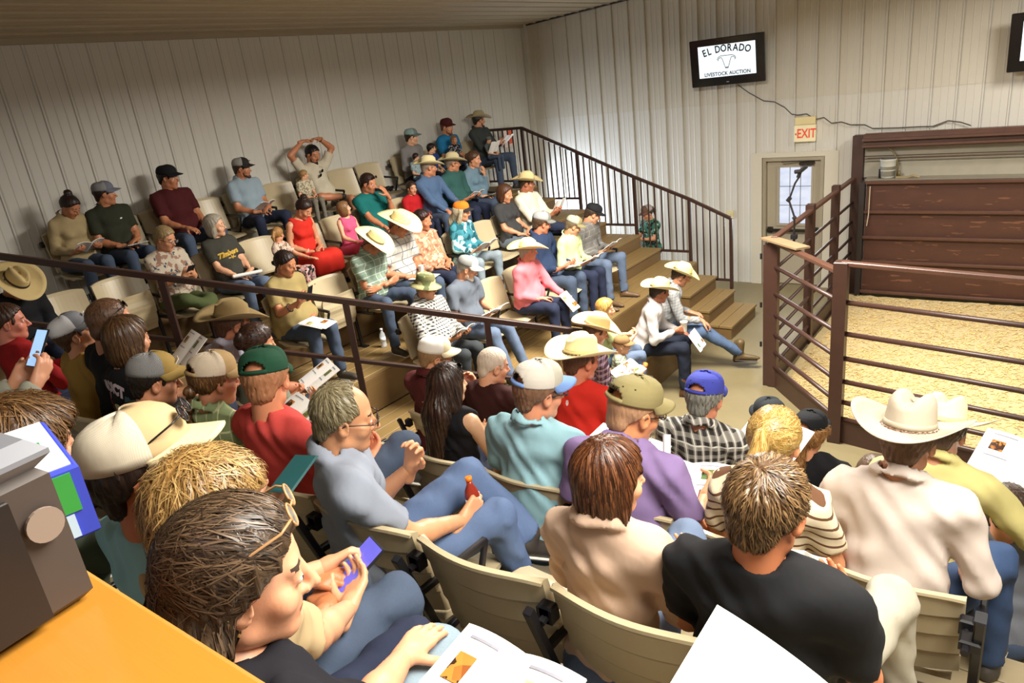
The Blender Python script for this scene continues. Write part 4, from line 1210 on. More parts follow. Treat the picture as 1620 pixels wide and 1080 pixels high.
    # ---- hair, beard, hat, spectacles
    if hair:
        hf = hair_field(k, hair[0], len(hair) > 2); cutz = None
        if hat:
            for ci in range(len(hf.p)):
                p_ = hf.p[ci]
                if ci == 0: hf.p[ci] = p_[:5] + ((p_[5] or []) + [(k.hc + k.H @ A3(0, 0, capz + .012), k.H @ A3(0, 0, 1))],) + p_[6:]
        hq = hf.mesh(.0068 * max(1, q * .85), groove=hair_groove(k, {'buzz': .0008, 'thin': .0015, 'horse': .0008}.get(hair[0], .0035)))
        ho = quads_obj('hair', [hq], [hairmat(hair[1])], bo)
    if beard:
        F = Fld(); X = lambda *p: k.hc + k.H @ A3(*p)
        F.ell(X(0, .030, -.062), (.058, .062, .048), k.H, k=.01, cut=[(X(0, .0, -.035), k.H @ nrm(A3(0, .75, .65))), (X(0, 0, 0), k.H @ A3(0, -1, 0))]); F.cap(X(-.045, .02, -.05), X(0, .074, -.092), .018, .02, k=.02); F.cap(X(.045, .02, -.05), X(0, .074, -.092), .018, .02, k=.02)
        F.cap(X(-.02, .084, -.041), X(.02, .084, -.041), .006, .006, k=.004)
        quads_obj('beard', [F.mesh(.0058 * max(1, q * .85), groove=hair_groove(k, .002))], [hairmat(beard)], bo)
    if hat:
        if hat[0] == 'cowboy': h = western_hat(hat[1], *(hat[2:3]), parent=bo, **(hat[3] if len(hat) > 3 else {})); place_head(h, k, (0, -.012, capz + .008), captilt)
        elif hat[0] == 'bucket': h = bucket_hat(hat[1], hat[2], bo); place_head(h, k, (0, -.014, capz + .004), captilt)
        else: h = ball_cap(hat[1], hat[2], hat[3] if len(hat) > 3 else None, bo, hat[0] == 'capopen'); place_head(h, k, (0, -.014, capz), captilt, 1.05)
        PEOPLE[key][3]['hat'] = h
    if specs: g_ = glasses(specs[0], bo, specs[1]); place_head(g_, k, (0, 0, .010))
    if top_specs: g_ = glasses(top_specs[0], bo, top_specs[1]); place_head(g_, k, *top_specs[2:])
    return bo

def local_pt(key, p):
    bo, k, s, d = PEOPLE[key]
    return bo.matrix_basis @ Vector(p)

def item_at(o, key, p, rot):
    """stand a held thing at a point of the person's own frame"""
    bo, k, s, d = PEOPLE[key]
    th = bo.rotation_euler[2]
    M = Matrix.Translation(bo.location) @ Matrix.Rotation(th, 4, 'Z') @ Matrix.Translation(Vector(p) * s) @ Euler([math.radians(a) for a in rot]).to_matrix().to_4x4()
    o.matrix_world = M
    return o
# ------------------------------------------------------------------ stadium seats
def seat_proto(up):
    e = bpy.data.objects.new('stadium_seat', None); COL.objects.link(e); e.empty_display_size = .1
    # backrest: curved in plan, four moulded bands, lipped rim
    nu = 14; prof = []
    z0, z1 = .46, .84
    def back(u, z): return -.175 - .10 * (z - z0) / (z1 - z0) - .012 + .055 * u * u
    vs = []; fs = []; rows = []
    zs_ = []
    for b_ in range(4):
        za = z0 + (z1 - z0) * b_ / 4; zb = z0 + (z1 - z0) * (b_ + 1) / 4
        zs_ += [(za + .002, 0.0), (za + .010, .012), (zb - .008, .004), (zb - .001, -.002)]
    zs_ += [(z1 + .006, .010), (z1 + .016, .006)]
    for z, o in zs_: rows.append([(.235 * u / nu * 2 - .235, back(2 * u / nu - 1, z) - o, z + (0 if z < z1 else -.02 * abs(2 * u / nu - 1) ** 4)) for u in range(nu + 1)])
    fr = [(z1 + .016, -.014), (z1 - .01, -.022), (z0 + .02, -.022), (z0, -.012)]
    for z, o in fr: rows.append([(.235 * u / nu * 2 - .235, back(2 * u / nu - 1, z) - o, z + (0 if z < z1 else -.02 * abs(2 * u / nu - 1) ** 4)) for u in range(nu + 1)])
    rows.append(rows[0])
    vs = [p for r in rows for p in r]; w = nu + 1
    for i in range(len(rows) - 1):
        for j in range(nu): fs.append((i * w + j, i * w + j + 1, (i + 1) * w + j + 1, (i + 1) * w + j))
    N = len(rows)
    fs.append(tuple(i * w for i in range(N - 1))); fs.append(tuple(i * w + nu for i in reversed(range(N - 1))))
    bk = mesh_obj('backrest', vs, fs, M_TAN, e)
    # seat pan with ribs beneath
    b = MB(); m = 10; vs = []; fs = []
    for layer in (0, 1):
        for i in range(m + 1):
            y = -.17 + .39 * i / m
            for j in range(9):
                x = -.215 + .43 * j / 8
                xx = x * (1 - .10 * max(0, (i / m - .75) / .25) ** 2)
                z = .012 * (x / .215) ** 2 - .02 * math.sin(math.pi * i / m) - (.03 * max(0, i / m - .85) / .15 if layer == 0 else 0)
                if layer: z -= .024 + (.010 if (i // 2) % 2 else 0)
                vs.append((xx, y, z))
    L = (m + 1) * 9
    for i in range(m):
        for j in range(8):
            a = i * 9 + j; fs.append((a, a + 1, a + 10, a + 9)); fs.append((L + a, L + a + 9, L + a + 10, L + a + 1))
    for i in range(m): fs.append((i * 9, (i + 1) * 9, L + (i + 1) * 9, L + i * 9)); fs.append((i * 9 + 8, L + i * 9 + 8, L + (i + 1) * 9 + 8, (i + 1) * 9 + 8))
    for j in range(8): fs.append((j, L + j, L + j + 1, j + 1)); fs.append((m * 9 + j, m * 9 + j + 1, L + m * 9 + j + 1, L + m * 9 + j))
    st = mesh_obj('seat', vs, fs, M_TAN, e)
    if up: st.location = (0, -.125, .475); st.rotation_euler = (math.radians(80), 0, 0)
    else: st.location = (0, .03, .425)
    # black steel standard on the left, with arm
    b = MB(); x = -.262
    b.bar((x, -.16, 0.0), (x, -.20, .45), .03, .03, bev=.004); b.bar((x, -.20, .45), (x, -.315, .80), .026, .03, bev=.004)
    b.bar((x, -.19, .40), (x, .12, .40), .02, .03, bev=.003); b.box((x - .03, -.2, 0), (x + .03, -.08, .012))
    b.bar((x, -.25, .62), (x, .10, .60), .022, .028, bev=.004); b.bar((x, .10, .60), (x, .02, .41), .018, .024, bev=.003)
    b.build('frame', M_BLACK, e)
    for sg in (-1, 1):
        b = MB(); b.box((sg * .245 - .022, -.262, .715), (sg * .245 + .018, -.222, .775), bev=.006); b.tube([(sg * .245, -.285, .74), (sg * .245, -.225, .74)], .009, 7); b.build('bracket', M_BLACK, e)
    return e
def copy_tree(o, parent=None):
    c = o.copy(); COL.objects.link(c); c.parent = parent
    for ch in o.children: copy_tree(ch, c)
    return c
SEAT = {True: None, False: None}
def seat(x, y, z, face, label, up=False, num=None):
    if SEAT[up] is None: SEAT[up] = seat_proto(up); o = SEAT[up]
    else:
        o = SEAT[up].copy(); COL.objects.link(o)
        for ch in SEAT[up].children:
            if ch.name.startswith('number'): continue
            c = ch.copy(); COL.objects.link(c); c.parent = o
    o.location = (x, y, z); o.rotation_euler = (0, 0, -math.radians(face))
    tag(o, label, 'chair', 'tan stadium seats')
    if num:
        t = text_obj('number', num, .06, mat('seat_number_ink', '#2b2a33', .6, var=0), o, (.13, -.248, .80), (math.radians(68), 0, 0), depth=.001)
    return o

# ------------------------------------------------------------------ papers and small things
M_PAGE = mat('glossy_white_page', '#f1efe9', .35, var=0.02)
def photo_mat(c1, c2, c3):
    t = NT('printed_photo'); co = t.coord()
    vo = t.n('ShaderNodeTexVoronoi'); vo.inputs['Scale'].default_value = 38; t.l(co, vo.inputs['Vector'])
    f = t.noise(co, 30, 4); sp = t.n('ShaderNodeSeparateColor'); t.l(vo.outputs['Color'], sp.inputs[0])
    c = t.mix(sp.outputs[0], lin(c1), lin(c2)); t.base(t.mix(t.math('GREATER_THAN', f, .55), c, lin(c3))); t.b.inputs['Roughness'].default_value = .35; return t.m
PH = [photo_mat('#8a4a20', '#c98a3c', '#3b2416'), photo_mat('#7a5a30', '#4f7a3a', '#d8c08a'), photo_mat('#5b4a7a', '#8a4a20', '#c9b06a')]
PRINT = mat('printed_text', '#8d8d99', .5, var=0)
def page_z(u, bow): return bow * (1 - (1 - abs(u)) ** 2.2) - bow * .55 * abs(u) ** 2
def booklet(label, w=.20, h=.26, bow=.035, pics=2, fold=0.0, cat='booklet', name='booklet', group=None, lines=True):
    """an open catalogue: two bowed pages, printed photographs and lines of text"""
    e = empty(name, label, cat, group=group)
    def P(x, y): return (x, y, .004 + page_z(x / w, bow) + abs(x) * fold)
    nx = 8
    for sg in (-1, 1):
        vs = []; fs = []
        for i in range(nx + 1):
            x = sg * w * i / nx
            for y in (-h / 2, h / 2): vs.append(P(x, y))
        k = len(vs); vs += [(a, b, c - .004) for a, b, c in vs]
        for i in range(nx):
            a = 2 * i; fs += [(a, a + 1, a + 3, a + 2), (k + a, k + a + 2, k + a + 3, k + a + 1), (a, a + 2, k + a + 2, k + a), (a + 1, k + a + 1, k + a + 3, a + 3)]
        fs += [(2 * nx, 2 * nx + 1, k + 2 * nx + 1, k + 2 * nx)]
        mesh_obj('page', vs, fs, M_PAGE, e, False)
    spots = [(-.62, .2, .30, .20, 0), (.5, .22, .36, .22, 1), (.5, -.22, .30, .2, 2), (-.3, -.25, .26, .16, 1)][:pics]
    def patch(name, cx, cy, pw, ph, m):
        vs = []; fs = []
        for i in range(5):
            x = (cx + pw * (i / 4 - .5)) * w
            for y in ((cy - ph / 2) * h, (cy + ph / 2) * h): a = P(x, y); vs.append((a[0], a[1], a[2] + .0012))
        for i in range(4): fs.append((2 * i, 2 * i + 2, 2 * i + 3, 2 * i + 1))
        mesh_obj(name, vs, fs, m, e)
    for cx, cy, pw, ph, mi in spots: patch('printed_photo', cx, cy, pw, ph, PH[mi])
    if lines:
        for cy in (.42, -.02, -.42): patch('printed_line', -.55, cy, .5, .02, PRINT); patch('printed_line', .5, cy, .55, .02, PRINT)
    return e
def sheets(label, w=.22, h=.28, n=3, group=None):
    e = empty('papers', label, 'papers', group=group)
    for i in range(n):
        a = random.uniform(-.12, .12); b = MB(); R = Matrix.Rotation(a, 3, 'Z'); b.box((-w / 2, -h / 2, 0), (w / 2, h / 2, .0012), R, (random.uniform(-.01, .01), random.uniform(-.01, .01), i * .004)); b.build('sheet', M_PAGE, e)
    for cx, cy, pw, ph, mi in ((-.04, .05, .08, .05, 0), (.05, -.05, .07, .06, 1)):
        b = MB(); b.box((cx - pw / 2, cy - ph / 2, .0), (cx + pw / 2, cy + ph / 2, .001), None, (0, 0, n * .004 - .002)); b.build('printed_photo', PH[mi], e)
    return e
def rolled(label):
    e = empty('rolled_papers', label, 'papers'); b = MB(); b.tube([(0, -.14, 0), (0, .14, 0)], .018, 14, cap=False); b.tube([(0, -.139, 0), (0, .139, 0)], .012, 12); b.build('roll', M_PAGE, e, True); return e
def phone(label, screen='#cfe2ff', w=.074, h=.15, em=.9, case='#1b1b20', cat='phone', name='phone'):
    e = empty(name, label, cat); b = MB(); b.box((-w / 2, -h / 2, 0), (w / 2, h / 2, .009), bev=.004); b.build('case', mat('phone_case', case, .3), e)
    if screen:
        b = MB(); b.box((-w / 2 + .004, -h / 2 + .005, .009), (w / 2 - .004, h / 2 - .005, .0098)); b.build('screen', mat('phone_screen', screen, .2, emit=em, var=.25, vscale=30), e)
    return e
def cup(label, color='#f0ece0', r=.042, h=.12):
    e = empty('cup', label, 'cup'); b = MB(); b.lathe([(r * .72, 0), (r * .74, .004), (r, h - .006), (r * 1.05, h - .004), (r * 1.05, h), (r * .95, h), (r * .7, .01)], 24); b.build('cup_wall', mat('foam_cup', color, .5), e, True); return e
def bottle(label, liquid='#dfe6e8', cap='#f2f2f2', h=.20, r=.032, clear=True):
    e = empty('bottle', label, 'bottle')
    b = MB(); b.lathe([(r * .9, 0), (r, .008), (r, h * .2), (r * .94, h * .24), (r, h * .28), (r, h * .6), (r * .85, h * .72), (r * .42, h * .84), (r * .40, h * .92)], 18)
    if clear:
        t = NT('clear_plastic'); t.base(lin(liquid)); t.b.inputs['Roughness'].default_value = .08; t.b.inputs['Alpha'].default_value = .45; m = t.m
    else: m = mat('bottle_plastic', liquid, .25)
    b.build('body', m, e, True)
    b = MB(); b.lathe([(r * .46, h * .915), (r * .46, h), (r * .40, h)], 14); b.build('cap', mat('bottle_cap', cap, .4), e, True)
    b = MB(); b.lathe([(r * 1.02, h * .33), (r * 1.02, h * .55), (r * 1.0, h * .55), (r * 1.0, h * .33)], 18); b.build('wrapper', mat('bottle_wrapper', '#e8eef2', .4), e, True)
    return e
# ------------------------------------------------------------------ the spectators
NUDGE = {'bun': (0.0, -0.021), 'olive': (0.0, -0.055), 'maroon': (0.0, -0.031), 'paleblue': (0.0, -0.023), 'whitetee': (0.0, -0.06), 'toddler': (0.0, -0.146), 'tealcap': (0.0, -0.02), 'darkkid': (0.0, -0.31), 'blueboy': (0.0, -0.195), 'bluetee': (0.0, -0.001), 'blackkid': (0.0, -0.312), 'greyhat': (0.0, 0.044), 'greykid': (0.0, -0.307), 'edgecow': (0.0, -0.198), 'floral': (0.0, -0.033), 'goldtext': (0.0, 0.011), 'ponygirl': (0.0, -0.175), 'reddress': (0.0, -0.119), 'pinkgirl': (0.0, -0.111), 'teal': (0.0, 0.006), 'redboy': (0.0, 0.034), 'bluehat': (0.0, 0.022), 'greenhat': (0.0, 0.016), 'chin': (0.0, -0.04), 'khaki': (0.0, -0.035), 'plaidhat': (0.0, -0.166), 'checkhat': (0.0, -0.179), 'peach': (0.0, -0.088), 'orangecap': (0.0, -0.013), 'greywoman': (0.0, 0.026), 'creamcow': (0.0, 0.025), 'bucket': (0.0, -0.011), 'greytee': (0.0, -0.081), 'pink': (0.0, -0.093), 'denim': (0.0, 0.18), 'yellow': (0.0, -0.115), 'greyshirt': (0.0, -0.097), 'cow1': (0.057, -0.01), 'cow2': (0.005, 0.038), 'walker': (0.128, -0.189), 'blondegirl': (0.006, -0.138), 'snackgirl': (0.007, 0.015), 'kidhat': (0.033, -0.05), 'maroonback': (-0.03, -0.04), 'baldman': (-0.07, -0.019), 'redcow': (-0.125, 0.096), 'bluecap': (-0.019, -0.001), 'darkcap': (-0.062, 0.206), 'blackcap': (0.016, -0.053), 'greyback': (0.137, -0.036), 'yellowcow': (-0.015, 0.066), 'boyright': (-0.006, -0.102), 'brownhat': (-0.06, 0.01), 'updo': (-0.104, 0.045), 'longhair': (-0.044, 0.141), 'aquaback': (0.031, -0.029), 'purple': (0.012, -0.036), 'striped': (0.013, -0.046), 'whitehat': (-0.022, 0.201), 'redleft': (-0.036, -0.07), 'truckerkid': (0.002, -0.077), 'buzzcut': (-0.062, -0.096), 'printback': (-0.134, 0.07), 'tancap': (0.186, -0.038), 'braid': (0.023, 0.01), 'greencap': (-0.021, 0.044), 'greypolo': (0.024, -0.13), 'bob': (-0.047, -0.02), 'blacktee': (-0.08, 0.119), 'brownleft': (0.19, 0.003), 'aqua': (0.103, -0.024), 'blondkid': (-0.026, 0.019), 'girl': (0.168, -0.051)}
P = person
BOOT = ('boot', '#6b5238'); SNK = ('sneaker', '#2f2c2b')
JN = ('#3a4557', 'denim', '#56647a'); JD = ('#20253a', 'denim', '#2d364a'); JL = ('#6c7a8e', 'denim', '#8794a5'); BLK = ('#22222a', 'plain'); JM = ('#505e74', 'denim', '#74839a')
S1, S2, S3, S4 = '#c98f6c', '#b87b58', '#d8a684', '#a4684a'
# top row along the left wall (floor 2.0)
F1 = dict(floor=2.0, face=90, yaw=-25)
P('bun', 'woman in beige button shirt with dark bun reading a magazine, top row left', (.50, 3.24, 3.14), lean=8, pitch=38, sex='f', shirt=('#a3906a', 'plain'), sleeve='long', collar=True, pants=JN, hair=('bun', '#2a1c16'), skin=S2, arms='book', **F1)
P('olive', 'man in dark olive polo and grey cap, arms resting over magazines, top row', (.42, 3.62, 3.27), lean=-2, pitch=5, shirt=('#2c2f22', 'plain'), collar=True, pants=JN, hair=('short', '#2a1c14'), hat=('cap', '#6c6f7c', '#3a3a3e'), skin=S2, arms='lap', beard=None, **{**F1, 'yaw': -60})
P('maroon', 'heavy man in dark maroon t-shirt and black cap against the left wall', (.40, 4.32, 3.32), lean=-6, pitch=8, shirt=('#451417', 'plain'), pants=JN, hair=('short', '#1c1613'), hat=('cap', '#17161a', '#17161a'), skin=S2, arms='thigh', legs='wide', fat=.03, **{**F1, 'yaw': -35})
P('paleblue', 'bearded man in pale blue shirt and black camo cap on the top row', (.40, 5.24, 3.26), lean=-4, shirt=('#8fa0ab', 'plain'), collar=True, pants=JD, hair=('short', '#3a281c'), hat=('cap', '#2a2723', '#5d584a'), beard='#4a3020', skin=S2, arms='lap', legs='wide', fat=.02, **{**F1, 'yaw': -40})
P('whitetee', 'bearded man in white t-shirt with both hands on his head', (.42, 6.36, 3.25), lean=-10, pitch=22, shirt=('#c2b8a2', 'plain'), pants=('#6b6256', 'camo', '#8a7f6d'), bare=True, hair=('short', '#15110f'), beard='#231812', skin=S2, arms='top', q=1.6, legR=((.30, .34, .20), (.02, .44, .15)), top_specs=None, **{**F1, 'yaw': -5})
P('toddler', 'small blond child in leaf print shirt on the lap of the man in white', (.62, 6.06, 2.99), seat=.56, lean=4, shirt=('#c9bda2', 'floral', '#4a4536', '#8b8468'), pants=('#7a7466', 'plain'), hair=('kid', '#9c7647'), skin=S3, arms='lap', srange=(.4, .7), hips=None, feet=False, **{**F1, 'yaw': -70})
P('tealcap', 'teenager in grey long sleeved shirt and teal cap at the back wall', (.40, 8.20, 3.21), lean=4, shirt=('#7d7a78', 'plain'), sleeve='long', pants=BLK, hair=('short', '#2a1d16'), hat=('cap', '#6f7a78', '#2b6e68', '#5e6a66'), skin=S3, arms='lap', **{**F1, 'yaw': -45})
P('darkkid', 'small dark haired child leaning before the teenager in teal cap', (.62, 8.28, 2.90), seat=.5, lean=0, shirt=('#5d7d86', 'check', '#b7c7ca'), pants=JN, hair=('kid', '#2c1c14'), skin=S3, arms='lap', srange=(.4, .75), feet=False, **{**F1, 'yaw': -70})
P('blueboy', 'boy with dark hair in royal blue shirt on the top row', (.50, 8.66, 2.98), lean=4, shirt=('#27407c', 'plain'), pants=JD, hair=('kid', '#201510'), skin=S3, arms='lap', srange=(.5, .85), feet=False, **{**F1, 'yaw': -55})
P('bluetee', 'bearded man in bright blue t-shirt and dark red cap', (.36, 9.06, 3.30), lean=-4, shirt=('#1f6f9e', 'plain'), pants=JN, hair=('short', '#5a2c1c'), hat=('cap', '#4a1c1c', '#4a1c1c'), beard='#7a4426', skin=S1, arms='lap', **{**F1, 'yaw': -5})
P('blackkid', 'child in black printed shirt on the lap of the man in bright blue', (.66, 9.14, 3.04), seat=.58, lean=0, shirt=('#16171b', 'print', '#16171b', '#9b9aa0'), pants=BLK, hair=('kid', '#7a5a3a'), skin=S2, arms='lap', srange=(.4, .7), feet=False, **{**F1, 'yaw': 0})
P('greyhat', 'large bearded man in dark grey shirt and straw hat at the rail corner', (.40, 9.80, 3.32), lean=-6, shirt=('#3d4240', 'plain'), sleeve='long', collar=True, pants=JN, legs='wide', hair=('short', '#2a1c16'), hat=('cowboy', '#ab9c77', '#1d2748'), beard='#2a1a14', skin=S1, arms='hold', fat=.03, **{**F1, 'yaw': -60})
P('greykid', 'small child in grey shirt and grey cap on the knee of the bearded man', (.74, 9.90, 2.93), seat=.56, lean=-8, shirt=('#5a5e5e', 'plain'), pants=JN, hair=('kid', '#4a3524'), hat=('cap', '#5f645f', '#5f645f'), skin=S3, arms='lap', srange=(.4, .65), feet=False, **{**F1, 'yaw': -10})
P('edgecow', 'man in black shirt and wide straw hat bowing his head at the left edge', (1.75, 2.33, 2.80), floor=1.6, face=90, lean=14, pitch=46, yaw=-15, shirt=('#17181c', 'plain'), sleeve='long', pants=JD, hair=('short', '#2a1c14'), hat=('cowboy', '#c2ab78', '#2a2018', dict(brim=.21)), skin=S2, arms='lap')
# second row (floor 1.6)
F2 = dict(floor=1.6, face=90, yaw=-25)
P('floral', 'woman with cropped hair and black glasses in floral top looking at a phone', (1.56, 3.52, 2.84), lean=0, pitch=24, sex='f', shirt=('#b3a795', 'floral', '#3f4a52', '#8a6a5a'), pants=('#46502e', 'plain'), hair=('short', '#8a744f'), specs=('#111114', False), skin=S1, arms='phone', legR=((.12, .40, .16), (-.10, .52, .02)), **F2)
P('goldtext', 'grey haired woman in charcoal t-shirt with gold lettering', (1.44, 4.04, 2.83), lean=-10, pitch=4, roll=6, sex='f', shirt=('#3b3a33', 'plain'), pants=JM, hair=('bob', '#9c9485'), skin=S3, arms='lap', fat=.02, **{**F2, 'yaw': -35})
P('ponygirl', 'little girl with blonde ponytail in pink floral dress, seen from behind', (1.75, 4.72, 2.60), seat=.46, lean=4, sex='f', shirt=('#c9b3a0', 'floral', '#b84a50', '#6b5a4a'), pants=('#c9a6a0', 'floral', '#b84a50'), hair=('pony', '#9a6f3c'), skin=S1, armL='out', armR='lap', arms='lap', srange=(.5, .8), feet=False, **{**F2, 'yaw': -80, 'face': 60})
P('reddress', 'woman in bright red dress with dark bun bending her head', (1.62, 5.22, 2.76), lean=10, pitch=40, sex='f', shirt=('#c42a1e', 'plain'), sleeve='none', skirt=True, pants=('#c42a1e', 'plain'), hair=('bun', '#2a1914'), skin=S1, arms='lap', **F2)
P('pinkgirl', 'little girl in pink dress with brown hair looking up beside red dress', (1.62, 5.68, 2.66), seat=.46, lean=2, pitch=-8, sex='f', shirt=('#d0567c', 'plain'), sleeve='none', skirt=True, pants=('#d0567c', 'plain'), hair=('bob', '#7a5634'), skin=S3, arms='thigh', srange=(.5, .82), **{**F2, 'yaw': -70})
P('teal', 'man in teal t-shirt with sunglasses on his head rubbing his face', (1.46, 6.20, 2.88), lean=0, pitch=16, shirt=('#12625f', 'plain'), pants=JN, hair=('short', '#2a1c16'), skin=S2, armR='knee', armL='face', arms='thigh', top_specs=('#3a1512', True, (0, -.015, .055), 28), **{**F2, 'yaw': -15})
P('redboy', 'boy with short brown hair in bright red t-shirt', (1.46, 6.88, 2.66), lean=0, pitch=8, shirt=('#b01a20', 'plain'), pants=JD, hair=('kid', '#2e1f16'), skin=S1, arms='lap', srange=(.5, .85), **{**F2, 'yaw': 12})
P('bluehat', 'man in blue shirt and cream straw hat on the second row', (1.50, 7.24, 2.93), lean=2, shirt=('#4d6484', 'plain'), sleeve='long', collar=True, pants=JN, legs='wide', hair=('thin', '#8a7a6a'), hat=('cowboy', '#d6c898'), skin=S2, arms='knee', fat=.02, **{**F2, 'yaw': -55})
P('greenhat', 'man in dark green shirt, spectacles and tan straw hat', (1.48, 7.76, 2.90), lean=0, shirt=('#2f5550', 'plain'), sleeve='long', collar=True, pants=JD, hair=('thin', '#7a6a5a'), hat=('cowboy', '#c2b48a'), specs=('#2a2622', False), skin=S2, arms='book', fat=.02, **{**F2, 'yaw': -50})
P('chin', 'woman in light denim shirt holding a hand before her mouth', (1.50, 8.28, 2.86), lean=4, pitch=12, sex='f', shirt=('#5b7585', 'denim', '#8097a2'), sleeve='long', collar=True, pants=JN, hair=('updo', '#4a3020'), skin=S1, armL='chin', armR='lap', arms='lap', **{**F2, 'yaw': -20})
# third row (floor 1.2)
F3 = dict(floor=1.2, face=90, yaw=-20)
P('khaki', 'woman in khaki t-shirt with dark ponytail holding up a black phone', (2.46, 4.12, 2.49), lean=4, pitch=22, sex='f', shirt=('#9a8858', 'plain'), pants=JN, hair=('braid', '#241712'), skin=S2, armR=(A3(.12, .34, .40), A3(-.2, .5, .8), A3(-.8, -.4, .3), .75), arms='lap', fat=.06, q=1.5, **F3)
P('plaidhat', 'man in green plaid shirt and broad cream hat with folded arms', (2.62, 5.28, 2.44), lean=8, pitch=40, shirt=('#7d9080', 'lines', '#c9d2c0', '#566a5c'), collar=True, pants=JN, hair=('short', '#6a4a34'), hat=('cowboy', '#e2d6a4', '#6a5a3a', dict(brim=.225, curl=.05)), skin=S2, arms='fold', q=1.5, legs='wide', **F3)
P('checkhat', 'man in white and grey check shirt and large cream hat', (2.54, 5.76, 2.55), lean=6, pitch=28, shirt=('#c9c6bd', 'lines', '#5c5d63', '#8d8c8a'), pants=JN, collar=True, hair=('short', '#5a4030'), hat=('cowboy', '#e3d5a0', '#c9b888', dict(brim=.23, curl=.055)), skin=S2, arms='lap', q=1.7, **{**F3, 'yaw': -15})
P('peach', 'woman in peach lace top with sunglasses on her dark hair', (2.44, 6.10, 2.48), lean=-2, pitch=14, roll=6, sex='f', shirt=('#b88568', 'print', '#9d6a50', '#d6ab90'), pants=JD, hair=('updo', '#241611'), skin=S2, arms='lap', fat=.04, q=1.7, top_specs=('#8e1f1c', True, (0, -.015, .055), 28), **F3)
P('orangecap', 'person in teal camouflage shirt and orange cap with long pale hair', (2.46, 6.70, 2.45), lean=4, pitch=10, sex='f', shirt=('#3e8390', 'camo', '#a9cdd0', '#1f5560'), sleeve='long', pants=('#76828a', 'denim', '#93a0a6'), hair=('long', '#b3a98c'), hat=('cap', '#d8741f', '#d8741f', '#26262a'), skin=S1, arms='book', legs='wide', q=1.7, **{**F3, 'yaw': -25})
P('greywoman', 'brown haired woman in charcoal short sleeved blouse with folded hands', (2.42, 7.64, 2.47), lean=-6, pitch=16, sex='f', shirt=('#39393a', 'plain'), pants=('#5a6470', 'denim', '#7a848e'), hair=('bob', '#4a2c1a'), skin=S1, arms='lap', q=1.7, **{**F3, 'yaw': -10})
P('creamcow', 'man in cream shirt with tan vest and straw hat reading', (2.42, 8.14, 2.55), lean=-8, shirt=('#d9d3bd', 'plain'), sleeve='long', collar=True, pants=JD, hair=('short', '#3a2a1e'), hat=('cowboy', '#cbb988'), skin=S4, arms='hold', legR=((.20, .44, .22), (-.05, .66, .12)), q=1.7, **{**F3, 'yaw': -30})
# fourth row (floor 0.8)
F4 = dict(floor=.8, face=90, yaw=-20)
P('bucket', 'older man in black and white check shirt and camo bucket hat', (3.40, 4.92, 2.10), lean=-6, pitch=10, shirt=('#d2cfc6', 'check', '#2b2b2c'), sleeve='long', collar=True, pants=('#33373a', 'plain'), hair=('thin', '#8d8578'), hat=('bucket', '#a8a274', '#5d6440'), skin=S1, arms='book', q=1.45, fat=.02, **{**F4, 'yaw': -15})
P('greytee', 'white bearded man in slate grey t-shirt and white trucker cap', (3.42, 5.66, 2.10), lean=4, pitch=26, shirt=('#5b626c', 'plain'), pants=JM, hair=('thin', '#9a948a'), hat=('cap', '#e2dccb', '#3b3a2c', '#e8e2d2'), beard='#c9c2b6', skin=S1, arms='book', legs='fwd', shoes=('sneaker', '#1c1b1d'), q=1.45, **{**F4, 'yaw': -35})
P('pink', 'man in pink shirt and wide straw hat on the lowest row', (3.58, 6.5, 2.08), lean=6, pitch=8, shirt=('#cf7078', 'plain'), sleeve='long', collar=True, pants=JD, hair=('thin', '#9a8a7a'), hat=('cowboy', '#dcc98f', '#b89f63', dict(brim=.235, curl=.07)), skin='#cf8468', arms='knee', armR='lap', fat=.02, q=1.45, shoes=('sneaker', '#7a6a4a'), **{**F4, 'yaw': -50})
P('denim', 'man in dark denim shirt and grey visor cap writing on papers', (3.16, 7.2, 2.19), lean=0, pitch=18, shirt=('#26344f', 'plain'), sleeve='long', collar=True, pants=JN, hair=('short', '#4a3626'), hat=('cap', '#77766f', '#5d5e5c'), skin='#c4795a', arms='book', q=1.45, shoes=BOOT, **{**F4, 'yaw': -55})
P('yellow', 'man in pale yellow green shirt and camo cap reading papers', (3.42, 7.84, 2.06), lean=8, pitch=28, shirt=('#c6cd98', 'plain'), sleeve='long', collar=True, pants=JD, hair=('short', '#6a5a44'), hat=('cap', '#8b8158', '#6d7350'), skin=S1, arms='book', q=1.45, shoes=BOOT, **{**F4, 'yaw': -40})
P('greyshirt', 'man in grey western shirt and black cap at the end of the row', (3.40, 8.38, 2.10), lean=10, pitch=30, shirt=('#6d6a66', 'lines', '#8d8a84', '#5a5856'), sleeve='long', collar=True, pants=JM, legs='wide', hair=('short', '#3a2c22'), hat=('cap', '#1b1b1e', '#1b1b1e'), skin=S1, arms='book', q=1.45, shoes=BOOT, **{**F4, 'yaw': -40})
